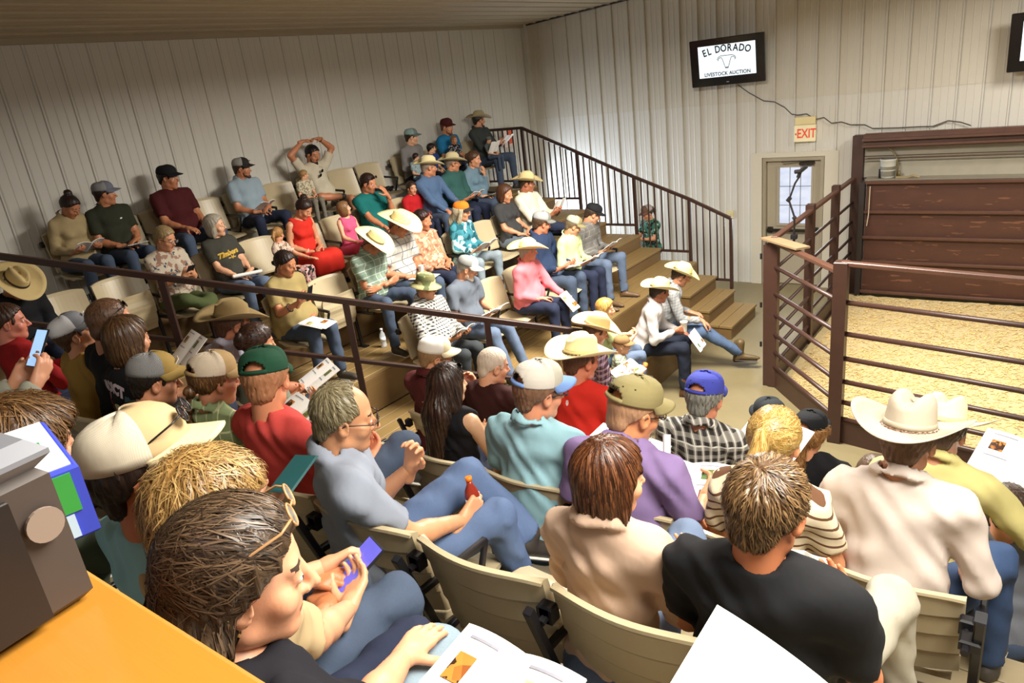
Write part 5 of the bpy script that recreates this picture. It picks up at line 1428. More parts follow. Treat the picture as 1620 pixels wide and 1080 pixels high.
# on the low bench
P('cow1', 'man in white shirt, black jeans and tan hat holding a foam cup', (4.68, 7.36, 1.54), floor=0.0, face=72, seat=.5, lean=14, bend=6, pitch=16, yaw=-30, shirt=('#c3bebc', 'plain'), sleeve='long', collar=True, pants=('#1d2230', 'plain'), hair=('short', '#2c1f18'), hat=('cowboy', '#d8c697', '#a8935c'), skin=S4, armR='cup', armL='knee', arms='knee', q=1.25, shoes=('boot', '#5a3a24'), srange=(.9, 1.07), hips=(4.42, 7.30))
P('cow2', 'man in check shirt and pale straw hat stretching out his boots', (4.86, 7.90, 1.56), floor=0.0, face=66, seat=.5, lean=12, bend=8, pitch=26, yaw=0, shirt=('#a9a9a4', 'check', '#84878c'), sleeve='long', collar=True, pants=('#475a78', 'denim', '#6b7f9c'), hair=('short', '#4a3a2c'), hat=('cowboy', '#e4d79a', '#7a6a3a'), skin=S1, armR='knee', armL='thigh', arms='thigh', legL=((-.08, .44, .02), (-.03, .84, -.30)), legR=((.12, .44, .04), (.05, .86, -.26)), q=1.25, shoes=('boot', '#5d4a2a'), srange=(.9, 1.07), hips=(4.42, 7.95))
# someone in the walkway behind the stair rail
P('walker', 'person in green patterned shirt and cap behind the stair rail', (2.80, 10.86, 1.60), floor=0.0, face=200, seat=.78, lean=4, pitch=20, yaw=10, sex='f', shirt=('#3c6f5c', 'floral', '#9ab8a0'), pants=JN, hair=('pony', '#3a2a1c'), hat=('cap', '#6b5040', '#7a6555'), skin=S1, arms='hold', legs='tuck', legR=((.10, .06, -.36), (.10, .0, -.74)), legL=((-.10, .04, -.36), (-.10, .02, -.74)), s=.93)

# ------------------------------------------------------------------ near block, facing the pen
# lowest levels
G = dict(face=0, yaw=20)
P('blondegirl', 'small girl with straight blonde hair beside the white shirted man', (4.62, 6.34, 1.55), floor=.5, seat=.3, lean=4, sex='f', shirt=('#b8c48a', 'plain'), pants=JM, hair=('bob', '#b98a3e'), skin=S3, arms='hold', srange=(.5, .85), q=1.5, face=50, yaw=20)
P('snackgirl', 'child in plaid and torn jeans holding an orange snack', (4.86, 6.05, 1.42), floor=.0, seat=.55, lean=10, sex='f', shirt=('#6d7a58', 'plaid', '#d8d4c0', '#3a3a2c'), pants=JL, hair=None, skin=S3, arms='hold', srange=(.5, .75), q=1.5, face=60, yaw=10, hat=('cap', '#8a6b45', '#8a6b45'))
P('kidhat', 'youngster in tan felt hat and purple plaid reading a booklet', (5.18, 5.10, 1.80), floor=.4, seat=.5, lean=6, pitch=22, shirt=('#4a2c3c', 'plaid', '#a9909c', '#1e1a24'), sleeve='long', pants=JD, hair=('short', '#5a4030'), hat=('cowboy', '#c9ae82', '#b39a70'), skin=S1, arms='book', srange=(.7, 1.05), q=1.3, face=35, yaw=20)
C_ = dict(floor=.8, **G)
P('maroonback', 'man in maroon shirt and white trucker cap, seen from behind', (4.90, 3.44, 2.16), lean=2, pitch=14, shirt=('#4c1a1a', 'plain'), collar=True, pants=JN, hair=('short', '#8a6a4a'), hat=('cap', '#d6c9a4', '#d8d2c8', '#d8cba8'), skin=S1, arms='phone', fat=.03, q=1.15, captilt=0, specs=('#3a2a20', False), **{**C_, 'yaw': 38})
P('baldman', 'older man with shaved white hair in dark brown shirt', (5.42, 3.46, 2.12), lean=6, pitch=16, shirt=('#33120f', 'plain'), pants=JD, hair=('buzz', '#c9b8a6'), skin='#cf9878', arms='hold', q=1.15, **{**C_, 'yaw': 34})
P('redcow', 'man in bright red t-shirt and cream straw hat', (6.05, 3.50, 2.24), lean=6, pitch=10, shirt=('#cc2c20', 'plain'), pants=JN, hair=('short', '#5a3a28'), hat=('cowboy', '#efe2ae', '#d8c890'), skin='#c4795a', arms='book', fat=.02, q=1.15, **{**C_, 'yaw': 25})
P('bluecap', 'man in black and white plaid shirt and blue cap, grey hair', (6.83, 3.40, 2.18), lean=2, pitch=14, shirt=('#35322f', 'plaid', '#a9a49a', '#e8e4da'), sleeve='short', collar=True, pants=JN, hair=('short', '#87857c'), hat=('capopen', '#3f46a0', '#3f46a0'), skin='#c98464', arms='book', fat=.03, q=1.1, **{**C_, 'yaw': 5})
P('darkcap', 'person in dark cap just visible before the blonde ponytail', (6.98, 3.92, 1.92), lean=8, shirt=('#4a4a4a', 'plain'), pants=JN, hair=('short', '#33261c'), hat=('cap', '#23282c', '#23282c'), skin=S1, arms='book', q=1.7, srange=(.7, 1.0), **{**C_, 'floor': .4, 'yaw': -50})
P('blackcap', 'child in black shirt and black cap over curly brown hair', (7.18, 4.10, 1.72), lean=2, shirt=('#17171b', 'plain'), pants=JN, hair=('curly', '#8a5f34'), hat=('capopen', '#17181b', '#17181b'), skin=S1, arms='lap', q=1.3, srange=(.65, 1.0), **{**C_, 'floor': .4, 'yaw': 15})
P('greyback', 'person in pale grey shirt mostly hidden behind the white felt hat', (7.44, 4.1, 1.50), lean=48, pitch=60, shirt=('#a9a6a4', 'plain'), sleeve='long', pants=JN, hair=('short', '#5a4636'), skin=S1, arms='book', q=1.7, srange=(.8, 1.1), **{**C_, 'floor': .4, 'yaw': 10})
P('yellowcow', 'man in yellow satin shirt and cream hat reading a large catalogue', (7.93, 3.42, 2.22), lean=14, bend=6, pitch=20, shirt=('#c8bd7c', 'plain'), sleeve='long', collar=True, pants=JD, hair=('short', '#5a4636'), hat=('cowboy', '#f2e4bc', '#d8c890'), skin=S1, armR=(A3(.42, .42, .38), A3(-.1, .7, .7), A3(-.9, .1, .2), .5), arms='book', fat=.02, q=1.1, **{**C_, 'yaw': 10})
P('boyright', 'boy with short dark hair in grey shirt at the right edge', (8.20, 3.75, 1.86), lean=6, pitch=12, shirt=('#75787f', 'plain'), pants=JN, hair=('short', '#3a2a20'), skin=S1, arms='lap', q=1.2, srange=(.75, 1.0), **{**C_, 'floor': .4, 'yaw': 0})
# row B (floor 1.2)
B_ = dict(floor=1.2, **G)
P('brownhat', 'man in pale lavender shirt and brown felt hat at the aisle rail', (3.98, 2.52, 2.64), lean=6, pitch=12, shirt=('#b5b3c4', 'lines', '#c9c8d4', '#a5a3b8'), collar=True, pants=JM, hair=('short', '#4a3020'), hat=('cowboy', '#86714b', '#6d5a38'), skin=S4, arms='knee', q=1.25, legs='wide', **{**B_, 'yaw': 16})
P('updo', 'woman in grey green clothes with pinned up brown hair holding a leaflet', (4.36, 2.42, 2.51), lean=8, pitch=14, sex='f', shirt=('#6f7466', 'plain'), pants=('#77796a', 'plain'), hair=('updo', '#2c1c16'), skin=S1, arms='book', q=1.25, **{**B_, 'yaw': 12})
P('longhair', 'woman with very long dark hair in black strappy top', (5.83, 2.36, 2.43), lean=-2, pitch=4, sex='f', shirt=('#121115', 'plain'), sleeve='none', pants=JD, hair=('long', '#23160f'), skin='#d9ac88', arms='book', q=1.0, top_specs=('#15120f', True, (0, -.03, .065), 30), **{**B_, 'yaw': 18})
P('aquaback', 'man in light aqua shirt and white cap with blue bill', (6.41, 2.44, 2.58), lean=4, pitch=12, shirt=('#93bcc6', 'plain'), collar=True, pants=JN, hair=('short', '#7a5a44'), hat=('capopen', '#b8b4a4', '#b5ad9b', '#6f8fc4'), skin='#cf8e6c', arms='book', fat=.05, q=1.0, specs=('#2a2622', False), **{**B_, 'yaw': 28})
P('purple', 'man in lilac polo and olive cap reading catalogues', (6.92, 2.44, 2.58), lean=10, pitch=20, shirt=('#85709c', 'plain'), collar=True, pants=JN, hair=('thin', '#b08868'), hat=('capopen', '#8d8258', '#8d8258'), skin='#cf8e62', armR=(A3(.20, .36, .26), A3(-.1, .9, .2), A3(-.9, 0, .2), .6), arms='book', legs='wide', fat=.03, q=1.0, specs=('#2a2018', False), **{**B_, 'yaw': 30})
P('striped', 'woman with blonde ponytail in cream shirt with brown stripes', (7.46, 2.46, 2.53), lean=4, pitch=14, sex='f', shirt=('#e0d2b4', 'stripe', '#6b4a34'), pants=BLK, hair=('pony', '#c9a45c'), skin='#cf9068', arms='book', q=1.0, **{**B_, 'yaw': 5})
P('whitehat', 'man in pale pink shirt and white felt cowboy hat, seen from behind', (7.90, 2.42, 2.66), lean=6, bend=4, pitch=14, shirt=('#cdbfb4', 'plain'), sleeve='three', collar=True, pants=('#2f4262', 'denim', '#46597a'), legs='wide', legR=((.30, .40, .13), (.32, .42, -.35)), hair=('short', '#6a4e38'), hat=('cowboy', '#b3a794', '#a89c88', dict(brim=.20, curl=.085, crown=.125)), skin=S1, armR=(A3(.20, .28, .15), A3(0, .9, -.3), A3(-.6, 0, -.7), .4), arms='book', fat=.01, srange=(.9, 1.03), q=.95, fold=.0055, **{**B_, 'yaw': 8})
# row A (floor 1.6)
A_ = dict(floor=1.6, **G)
P('redleft', 'man in red zip top cut off by the left edge', (3.20, 1.60, 2.84), lean=-4, pitch=6, shirt=('#8e1518', 'plain'), sleeve='long', pants=JD, hair=('short', '#3a2418'), skin='#c9806a', arms='hold', q=1.15, **{**A_, 'yaw': 28})
P('truckerkid', 'youngster in mustard shirt and white and grey trucker cap', (3.92, 1.62, 2.82), lean=6, pitch=-14, shirt=('#a5823e', 'plain'), pants=JD, hair=('short', '#4a3424'), hat=('cap', '#77787e', '#c9c9cc', '#8a8b90'), skin=S1, arms='lap', q=1.15, **{**A_, 'yaw': 26})
P('buzzcut', 'man in black t-shirt with buzz cut and sunglasses on his head', (4.36, 1.72, 2.94), lean=2, pitch=6, shirt=('#17191c', 'plain'), pants=JD, hair=('buzz', '#6a4a34'), skin='#c98a68', arms='lap', q=1.1, fat=.02, top_specs=('#101012', True, (0, -.03, .045), 26), **{**A_, 'yaw': 8})
P('printback', 'woman with straight brown hair in black t-shirt with a large orange and pink back print', (4.70, 1.50, 2.88), lean=4, pitch=10, sex='f', shirt=('#18171b', 'plain'), pants=JD, hair=('bob', '#4a321e'), skin=S1, arms='hold', q=1.1, **{**A_, 'yaw': -8})
P('tancap', 'youth in black t-shirt and tan and black trucker cap', (4.96, 1.42, 2.77), lean=6, pitch=12, shirt=('#141416', 'plain'), pants=JN, hair=('short', '#1e1611'), hat=('cap', '#9a7f45', '#1d1a18', '#9a7f45'), skin='#c98a68', arms='hold', q=1.0, **{**A_, 'yaw': 24})
P('braid', 'woman with brown braid in green plaid shirt and tan cap', (5.41, 1.48, 2.84), lean=4, pitch=12, sex='f', shirt=('#8f9e70', 'lines', '#d4d6a8', '#6f8058'), collar=True, pants=JN, hair=('braid', '#5a3c22'), hat=('capopen', '#a0845a', '#a58b62'), skin='#c98a68', arms='book', q=1.0, **{**A_, 'yaw': 12})
P('greencap', 'man in coral t-shirt and dark green cap, seen from behind', (5.80, 1.46, 2.90), lean=-4, pitch=14, shirt=('#c0453f', 'plain'), pants=JN, hair=('short', '#a5714f'), hat=('capopen', '#1b4530', '#1b4530'), skin='#cf8a66', arms='book', legR=((.17, .48, .24), (-.04, .58, .06)), fat=.02, q=1.0, **{**A_, 'yaw': -32})
P('greypolo', 'balding man in grey blue polo and glasses holding an orange capped bottle', (6.24, 1.40, 2.82), lean=-10, bend=8, twist=12, pitch=14, shirt=('#8e95a2', 'plain'), collar=True, pants=('#4a5d80', 'denim', '#7387a8'), hair=('reced', '#7f7254'), skin='#d29a72', specs=('#2a211c', False), armR=(A3(.12, .31, .22), A3(-.2, .85, .35), A3(-.9, .2, .1), .85), armL=(A3(-.02, .20, .43), A3(.3, .2, .9), A3(.4, -.8, 0), .7), legR=((.13, .46, .17), (.16, .56, -.36)), legL=((-.10, .48, .25), (.10, .62, .0)), arms='book', q=.85, srange=(.98, 1.1), fold=.008, hips=(6.33, 1.52), **{**A_, 'yaw': 22, 'face': 20})
P('bob', 'woman with sleek brown bob in pale beige blouse', (7.36, 1.50, 2.80), lean=0, pitch=8, sex='f', shirt=('#c9ab94', 'plain'), sleeve='three', collar=True, pants=('#5a6a84', 'denim', '#8593aa'), hair=('bob', '#4a2812'), skin='#d9a27c', arms='book', legR=((.02, .54, .19), (.04, .62, -.2)), q=.85, fold=.007, **{**A_, 'yaw': 32})
P('blacktee', 'man with short brown hair in black t-shirt, seen from behind', (7.82, 1.34, 2.88), lean=-4, pitch=10, shirt=('#1b1b1d', 'plain'), pants=('#a9a290', 'plain'), legs='wide', legR=((.22, .50, .17), (.26, .52, -.33)), hair=('short', '#5c4228'), skin='#c98058', arms='book', fat=.02, q=.85, **{**A_, 'yaw': 14})
# nearest level (floor 2.0)
N_ = dict(floor=2.0, **G)
P('holdera', 'person below the picture holding the catalogue with photographs', (7.56, .24, 2.96), lean=10, pitch=40, shirt=('#5a5a60', 'plain'), pants=JN, hair=('short', '#4a3424'), skin=S1, armR=(A3(.19, .34, .46), A3(-.3, .9, .1), A3(-.3, 0, .9), .5), armL=(A3(-.17, .34, .46), A3(.3, .9, .1), A3(.3, 0, .9), .5), arms='book', q=1.2, srange=(.6, .7), **{**N_, 'yaw': 0})
P('holderb', 'person below the picture holding the blank white catalogue', (8.02, .24, 3.04), lean=8, pitch=40, shirt=('#3a3f4a', 'plain'), pants=JN, hair=('short', '#2a1c14'), skin=S1, armR=(A3(.14, .40, .52), A3(-.3, .9, .1), A3(-.3, 0, .9), .5), armL=(A3(-.17, .40, .52), A3(.3, .9, .1), A3(.3, 0, .9), .5), arms='book', q=1.2, srange=(.6, .72), **{**N_, 'yaw': 0})
P('phoneleft', 'person in pale grey sweatshirt at the left edge holding a phone', (5.42, .62, 3.22), lean=-2, shirt=('#8f8f80', 'plain'), sleeve='long', pants=('#4a4a48', 'plain'), hair=('short', '#4a3424'), skin='#cf9676', armR=(A3(.20, .44, .50), A3(-.2, .7, .7), A3(-.9, -.2, .3), .6), armL=(A3(.02, .42, .48), A3(.2, .7, .7), A3(.9, -.2, .3), .6), arms='hold', q=1.0, hips=(5.05, .50), **{**N_, 'yaw': 30})
P('brownleft', 'person with tousled brown hair low at the left edge', (6.22, .50, 3.12), lean=2, pitch=14, sex='f', shirt=('#57624f', 'plain'), pants=JN, hair=('mop', '#5a3c22'), skin='#cf9676', armR=(A3(.16, .46, .34), A3(.3, .9, .25), A3(-.2, 0, 1), .3), arms='hold', q=1.0, **{**N_, 'yaw': -12})
P('aqua', 'bearded man in light aqua shirt and large cream cap with sunglasses on it', (6.72, .56, 3.26), lean=-4, pitch=-4, roll=-4, shirt=('#8fc4d0', 'plain'), pants=JN, hair=('short', '#2a1e18'), hat=('cap', '#cdb184', '#d6c8a6', '#dccba0'), beard='#1c1512', skin='#c0784e', arms='lap', q=.75, srange=(.9, 1.05), top_specs=('#1a1614', True, (0, .0, .075), 22), **{**N_, 'yaw': 34})
P('blondkid', 'child with tousled dark blond hair playing on a phone', (7.03, .56, 3.18), lean=2, pitch=18, shirt=('#b8a27a', 'plain'), pants=JD, hair=('mop', '#a07840'), skin='#d8a27c', armR=(A3(-.06, .40, .19), A3(-.4, .8, .2), A3(-.4, -.2, .9), .5), armL=(A3(-.20, .42, .26), A3(.3, .85, .1), A3(.6, 0, -.7), .95), arms='hold', q=.75, srange=(.7, .95), **{**N_, 'yaw': 14})
P('girl', 'woman with dark blonde half ponytail and sunglasses pushed up on her hair', (7.13, .50, 3.12), lean=8, pitch=12, sex='f', shirt=('#17161c', 'plain'), pants=('#7a8c98', 'denim', '#98a8b0'), hair=('long', '#4a3826', 'behind the ears'), skin='#e0a37e', armR=(A3(-.05, .43, .25), A3(-.15, .9, -.1), A3(-.1, -.2, -1), .2), armL='lap', arms='lap', legR=((-.07, .54, .155), (-.02, .64, -.33)), legs='sit', q=.75, srange=(.93, .93), top_specs=('#b98a5a', False, (0, -.022, .070), 30), **{**N_, 'yaw': 34})
# ------------------------------------------------------------------ seats
def yseat(row): return {'N1': .59, 'A': 1.54, 'B': 2.49, 'C': 3.44, 'D': 4.39}[row]
def xseat(row): return {'R1': .38, 'R2': 1.50, 'R3': 2.44, 'R4': 3.38}[row]
ZF = dict(R1=2.0, R2=1.6, R3=1.2, R4=.8, N1=2.0, A=1.6, B=1.2, C=.8, D=.4)
far_seats = [
 ('R1', 3.2, 'woman in beige shirt with bun'), ('R1', 3.7, 'man in dark olive polo'), ('R1', 4.2, 'heavy man in maroon t-shirt'), ('R1', 4.72, None, 'empty tan stadium seat between maroon and pale blue shirts, top row', '8'),
 ('R1', 5.24, 'bearded man in pale blue shirt'), ('R1', 5.8, None, 'empty tan stadium seat left of the man with hands on head', None), ('R1', 6.36, 'man in white t-shirt with raised arms'), ('R1', 6.88, None, 'empty tan stadium seat right of the man with hands on head', None),
 ('R1', 7.40, None, 'empty tan stadium seat with a dark bag lying on it', None), ('R1', 8.12, 'teenager in teal cap'), ('R1', 8.62, 'boy in royal blue shirt'), ('R1', 9.12, 'man in bright blue t-shirt'), ('R1', 9.72, 'large man in dark grey shirt'),
 ('R2', 2.5, 'man in black shirt and wide straw hat'), ('R2', 3.04, None, 'folded tan stadium seat left of the floral woman', '4'), ('R2', 3.54, 'woman in floral top'), ('R2', 4.04, 'grey haired woman in charcoal t-shirt'), ('R2', 4.56, 'girl with blonde ponytail'), ('R2', 5.2, 'woman in red dress'), ('R2', 5.7, 'girl in pink dress'), ('R2', 6.2, 'man in teal t-shirt'), ('R2', 6.8, 'boy in bright red t-shirt'), ('R2', 7.3, 'man in blue shirt and straw hat'), ('R2', 7.8, 'man in dark green shirt'), ('R2', 8.3, 'woman in light denim shirt'),
 ('R3', 4.1, 'woman in khaki t-shirt'), ('R3', 4.65, None, 'folded tan stadium seat beside the khaki woman', '2'), ('R3', 5.2, 'man in green plaid shirt'), ('R3', 5.72, 'man in white and grey check shirt'), ('R3', 6.24, 'woman in peach lace top'), ('R3', 6.76, 'person in teal camouflage shirt'), ('R3', 7.26, None, 'empty tan stadium seat beside the orange capped spectator', None), ('R3', 7.76, 'brown haired woman in charcoal blouse'), ('R3', 8.26, 'man in cream shirt and vest'),
 ('R4', 4.92, 'older man in bucket hat'), ('R4', 5.62, 'man in slate grey t-shirt'), ('R4', 6.14, None, 'empty tan stadium seat between grey and pink shirts', None), ('R4', 6.66, 'man in pink shirt'), ('R4', 7.18, 'man in dark denim shirt'), ('R4', 7.78, 'man in pale yellow green shirt'), ('R4', 8.36, 'man in grey western shirt'),
]
for t in far_seats:
    row, y = t[0], t[1]
    if t[2]: seat(xseat(row), y, ZF[row], 90, 'tan stadium seat under the ' + t[2])
    else:
        up = t[3].startswith('folded')
        seat(xseat(row), y, ZF[row], 90, t[3], up, t[4])
near_seats = {
 'A': [(3.43, 'man in red zip top'), (3.93, 'youngster in trucker cap'), (4.43, 'man with buzz cut'), (4.93, 'youth in tan and black cap'), (5.43, 'woman with the brown braid'), (5.93, 'man in coral t-shirt'), (6.43, 'man in grey blue polo'), (6.93, None, 'empty tan stadium seat between grey polo and brown bob'), (7.43, 'woman with the brown bob'), (7.93, 'man in black t-shirt')],
 'B': [(3.88, 'man in brown felt hat'), (4.38, 'woman with pinned up hair'), (4.88, None, 'tan stadium seat hidden behind the coral shirt'), (5.38, None, 'tan stadium seat left of the long haired woman'), (5.88, 'woman with very long dark hair'), (6.38, 'man in light aqua shirt'), (6.88, 'man in lilac polo'), (7.38, 'woman with blonde ponytail'), (7.88, 'man in white felt hat')],
 'C': [(4.92, 'man in maroon shirt'), (5.42, 'man with shaved white hair'), (5.92, 'man in bright red t-shirt'), (6.42, None, 'tan stadium seat between the red and plaid shirts'), (6.92, 'man in blue cap'), (7.42, None, 'tan stadium seat left of the yellow satin shirt'), (7.92, 'man in yellow satin shirt')],
 'D': [(5.25, 'youngster in tan felt hat'), (6.9, 'person in dark cap'), (7.4, 'child in black cap'), (7.9, 'person in pale grey shirt'), (8.4, 'boy at the right edge')],
 'N1': [(5.4, 'person in pale grey sweatshirt'), (6.2, 'person with tousled brown hair'), (6.7, 'bearded man in cream cap'), (7.2, 'woman with sunglasses on her hair')],
}
for row, L in near_seats.items():
    for t in L: seat(t[0], yseat(row), ZF[row], 0, t[2] if t[1] is None else 'tan stadium seat behind the ' + t[1])
# end standards of the near rows at the aisle
def end_frame(x, y, z, label):
    e = empty('seat_end_frame', label, 'chair frame', (x, y, z))
    b = MB(); b.bar((0, -.16, 0), (0, -.22, .45), .032, .045, bev=.005); b.bar((0, -.22, .45), (0, -.33, .86), .032, .05, bev=.005); b.build('upright', M_BLACK, e)
    b = MB(); b.bar((0, -.25, .62), (0, .10, .60), .022, .03, bev=.004); b.bar((0, .1, .6), (0, .0, .40), .018, .024); b.bar((0, -.19, .40), (0, .12, .40), .02, .03); b.build('arm', M_BLACK, e)
    for zz, yy in ((.47, -.25), (.74, -.30)):
        b = MB(); b.box((-.05, yy - .04, zz - .02), (.01, yy + .02, zz + .02), bev=.006); b.tube([(-.03, yy - .07, zz), (-.03, yy + .02, zz)], .012, 8); b.build('bracket', M_BLACK, e)
end_frame(8.16, yseat('B'), 1.2, 'black end frame of the seat row beside the white hatted man')
end_frame(8.20, yseat('C'), .8, 'black end frame of the seat row beside the yellow satin shirt')
end_frame(8.20, yseat('A'), 1.6, 'black end frame of the seat row beside the man in black t-shirt')

# ------------------------------------------------------------------ held and lying things
def give(o, key, p, rot): return item_at(o, key, p, rot)
give(booklet('dark covered magazine open on the lap of the woman with bun', .13, .2), 'bun', (0, .36, .27), (30, 0, 0))
give(sheets('stack of magazines under the arms of the man in olive polo', .2, .26), 'olive', (0, .34, .19), (10, 0, 0))
give(booklet('folded booklet held by the bearded man in pale blue', .1, .2), 'paleblue', (.02, .34, .26), (25, 0, 0))
give(booklet('open catalogue held beside the rail by the man in dark grey', .15, .2), 'greyhat', (-.10, .44, .38), (40, 0, 10))
give(booklet('white catalogue held up by the small child in grey cap', .12, .2), 'greykid', (.10, .30, .45), (60, 0, 0))
give(phone('black phone in the hands of the woman in floral top'), 'floral', (0, .40, .42), (45, 0, 0))
give(rolled('white rolled paper across the lap of the grey haired woman'), 'goldtext', (.02, .36, .22), (0, 0, 60))
give(booklet('catalogue on the knees of the man in dark green shirt', .13, .22), 'greenhat', (0, .36, .27), (30, 0, 0))
give(sheets('white sheets in the lap of the woman in denim shirt', .2, .2), 'chin', (0, .32, .2), (15, 0, 0))
give(phone('black phone held up by the woman in khaki t-shirt', None), 'khaki', (.03, .42, .47), (70, 0, 15))
give(sheets('printed leaflet on the knees of the woman in khaki', .2, .28), 'khaki', (.05, .46, .19), (-8, 0, 15))
give(sheets('white papers on the lap of the man in check shirt', .22, .28), 'checkhat', (0, .36, .18), (0, 0, 10))
give(cup('clear small cup held by the man in check shirt', '#d8d8d2', .03, .07), 'checkhat', (.0, .34, .24), (0, 0, 0))
give(booklet('large newspaper spread on the lap of the orange capped spectator', .17, .24), 'orangecap', (0, .38, .26), (35, 0, 0))
give(booklet('white programme held up by the man in cream vest', .12, .2), 'creamcow', (-.03, .42, .42), (60, 0, 0))
give(booklet('folded programme held by the man in bucket hat', .13, .2), 'bucket', (0, .36, .28), (35, 0, 0))
give(booklet('open catalogue read by the white bearded man', .17, .22), 'greytee', (0, .38, .28), (25, 0, 0))
give(sheets('catalogue hanging from the hand of the man in pink', .16, .24), 'pink', (-.12, .52, .12), (-50, 0, 0))
give(sheets('white pad on the knee of the man in denim shirt', .2, .26), 'denim', (0, .38, .25), (15, 0, 0))
give(booklet('white papers read by the man in pale yellow green', .16, .22), 'yellow', (0, .38, .28), (25, 0, 0))
give(booklet('catalogue read by the man in grey western shirt', .15, .22), 'greyshirt', (0, .40, .30), (35, 0, 0))
give(cup('white foam cup held by the man in white shirt'), 'cow1', (.045, .45, .27), (0, 0, 0))
give(booklet('crumpled catalogue dangling before the man in black jeans', .14, .24), 'cow1', (-.12, .56, .10), (-55, 0, -10))
give(booklet('catalogue with photographs held by the youngster in felt hat', .15, .24), 'kidhat', (0, .38, .28), (20, 0, 0))
b = MB(); b.tube([(0, 0, 0), (.05, .01, .01), (.09, 0, 0)], [.018, .026, .016], 10); o = b.build('snack', mat('orange_fried_snack', '#c9752a', .7, var=.3, vscale=40), None, True); tag(o, 'orange fried snack in the hands of the child in plaid', 'snack'); give(o, 'snackgirl', (-.04, .40, .42), (0, 0, 0))
give(booklet('white catalogue held by the man with shaved hair', .13, .22), 'baldman', (.12, .42, .40), (60, 0, 0))
give(booklet('large catalogue open before the man in light aqua shirt', .22, .28, pics=4), 'aquaback', (.16, .46, .27), (14, 0, -12))
give(booklet('white booklet on the knees of the man in bright red', .15, .22), 'redcow', (.1, .40, .26), (25, 0, 0))
give(booklet('catalogue with animal photographs held by the man in blue cap', .20, .27, pics=4), 'bluecap', (.22, .46, .34), (30, 0, -20))
give(booklet('catalogue with one photograph in the hands of the man in lilac', .18, .26, pics=3), 'purple', (.10, .42, .26), (20, 0, 10))
give(rolled('curled white page standing up beside the man in lilac'), 'purple', (.03, .38, .36), (60, 0, 20))
give(booklet('large white catalogue held by the man in yellow satin', .21, .28, pics=3), 'yellowcow', (.30, .52, .44), (35, 0, -20))
give(booklet('pink leaflet held up by the man in red zip top', .1, .16), 'redleft', (0.05, .42, .42), (50, 0, 0))
give(booklet('white programme raised in front of the man with buzz cut', .15, .22), 'buzzcut', (-.08, .44, .42), (40, 0, -15))
give(booklet('long leaflet with photographs read by the woman with pinned hair', .16, .26), 'updo', (-.06, .56, .30), (25, 0, -25))
give(booklet('white catalogue with a horse photograph beside the green cap', .18, .26), 'braid', (-.12, .50, .30), (20, 0, -15))
give(phone('light blue phone held up at the left edge', '#9fc4ee', em=1.0, case='#23262c'), 'phoneleft', (.12, .53, .62), (55, 0, 8))
give(phone('dark green phone in the hand of the brown haired person', None, case='#1f4a4c'), 'brownleft', (.22, .60, .42), (10, 0, 20))
give(phone('phone showing a colourful game in the hands of the blond child', '#5a56b8', .085, .17, .8), 'blondkid', (-.12, .48, .24), (30, 0, -20))
give(bottle('small bottle of red drink with orange cap held by the man in grey polo', '#8a2a18', '#ee7a14', .19, .028, False), 'greypolo', (.085, .395, .155), (0, -6, 0))
give(booklet('white papers on the lap of the man in black t-shirt', .07, .2), 'blacktee', (-.04, .50, .14), (70, 0, 0))
# bottom of the picture: two catalogues held by people below the frame
o = booklet('large open catalogue with animal photographs at the bottom centre', .115, .26, .02, pics=2); o.location = (7.59, .56, 2.88); o.rotation_euler = (math.radians(8), 0, math.radians(-2))
o = booklet('large blank white catalogue at the bottom right corner', .20, .28, .02, pics=0, lines=False); o.location = (8.04, .655, 2.92); o.rotation_euler = (math.radians(6), math.radians(24), 0)
# hat on the seat at the far left, bag, water bottle
b = MB(); 
for i in range(9): b.tube([(math.cos(i) * .12, math.sin(i * 1.7) * .08, .02), (math.cos(i + 1.5) * .12, math.sin(i * 1.7 + 1.2) * .09, .05), (math.cos(i + 3) * .1, math.sin(i * 1.7 + 2.2) * .08, .02)], .022, 7)
o = b.build('bag', mat('dark_fabric_bag', '#17161a', .7), None, True); tag(o, 'dark crumpled bag lying on the empty seat beside the teenager', 'bag'); o.location = (.42, 7.42, 2.44)
o = bottle('clear water bottle standing on the plank step', h=.21); o.location = (2.55, 4.98, 1.2)

# writing and prints on clothes
def on_back(key, s, size, color, z, y, squash=1.0, x=0.0, front=False, tilt=0, rot=0):
    bo, k, sc_, d_ = PEOPLE[key]
    p = k.chest + k.R2 @ A3(x, y, z)
    o = text_obj('lettering', s, size, mat('ink_' + color[1:], color, .6, var=0), bo, tuple(p), (0, 0, 0), .001, squash)
    R = k.R2 @ (Rx(90) if not front else Rz(180) @ Rx(90)) @ Rx(tilt) @ Rz(rot)
    o.matrix_local = Matrix([list(R[i]) + [float(p[i])] for i in range(3)] + [[0, 0, 0, 1]]) @ Matrix.Diagonal((squash, 1, 1, 1))
    return o

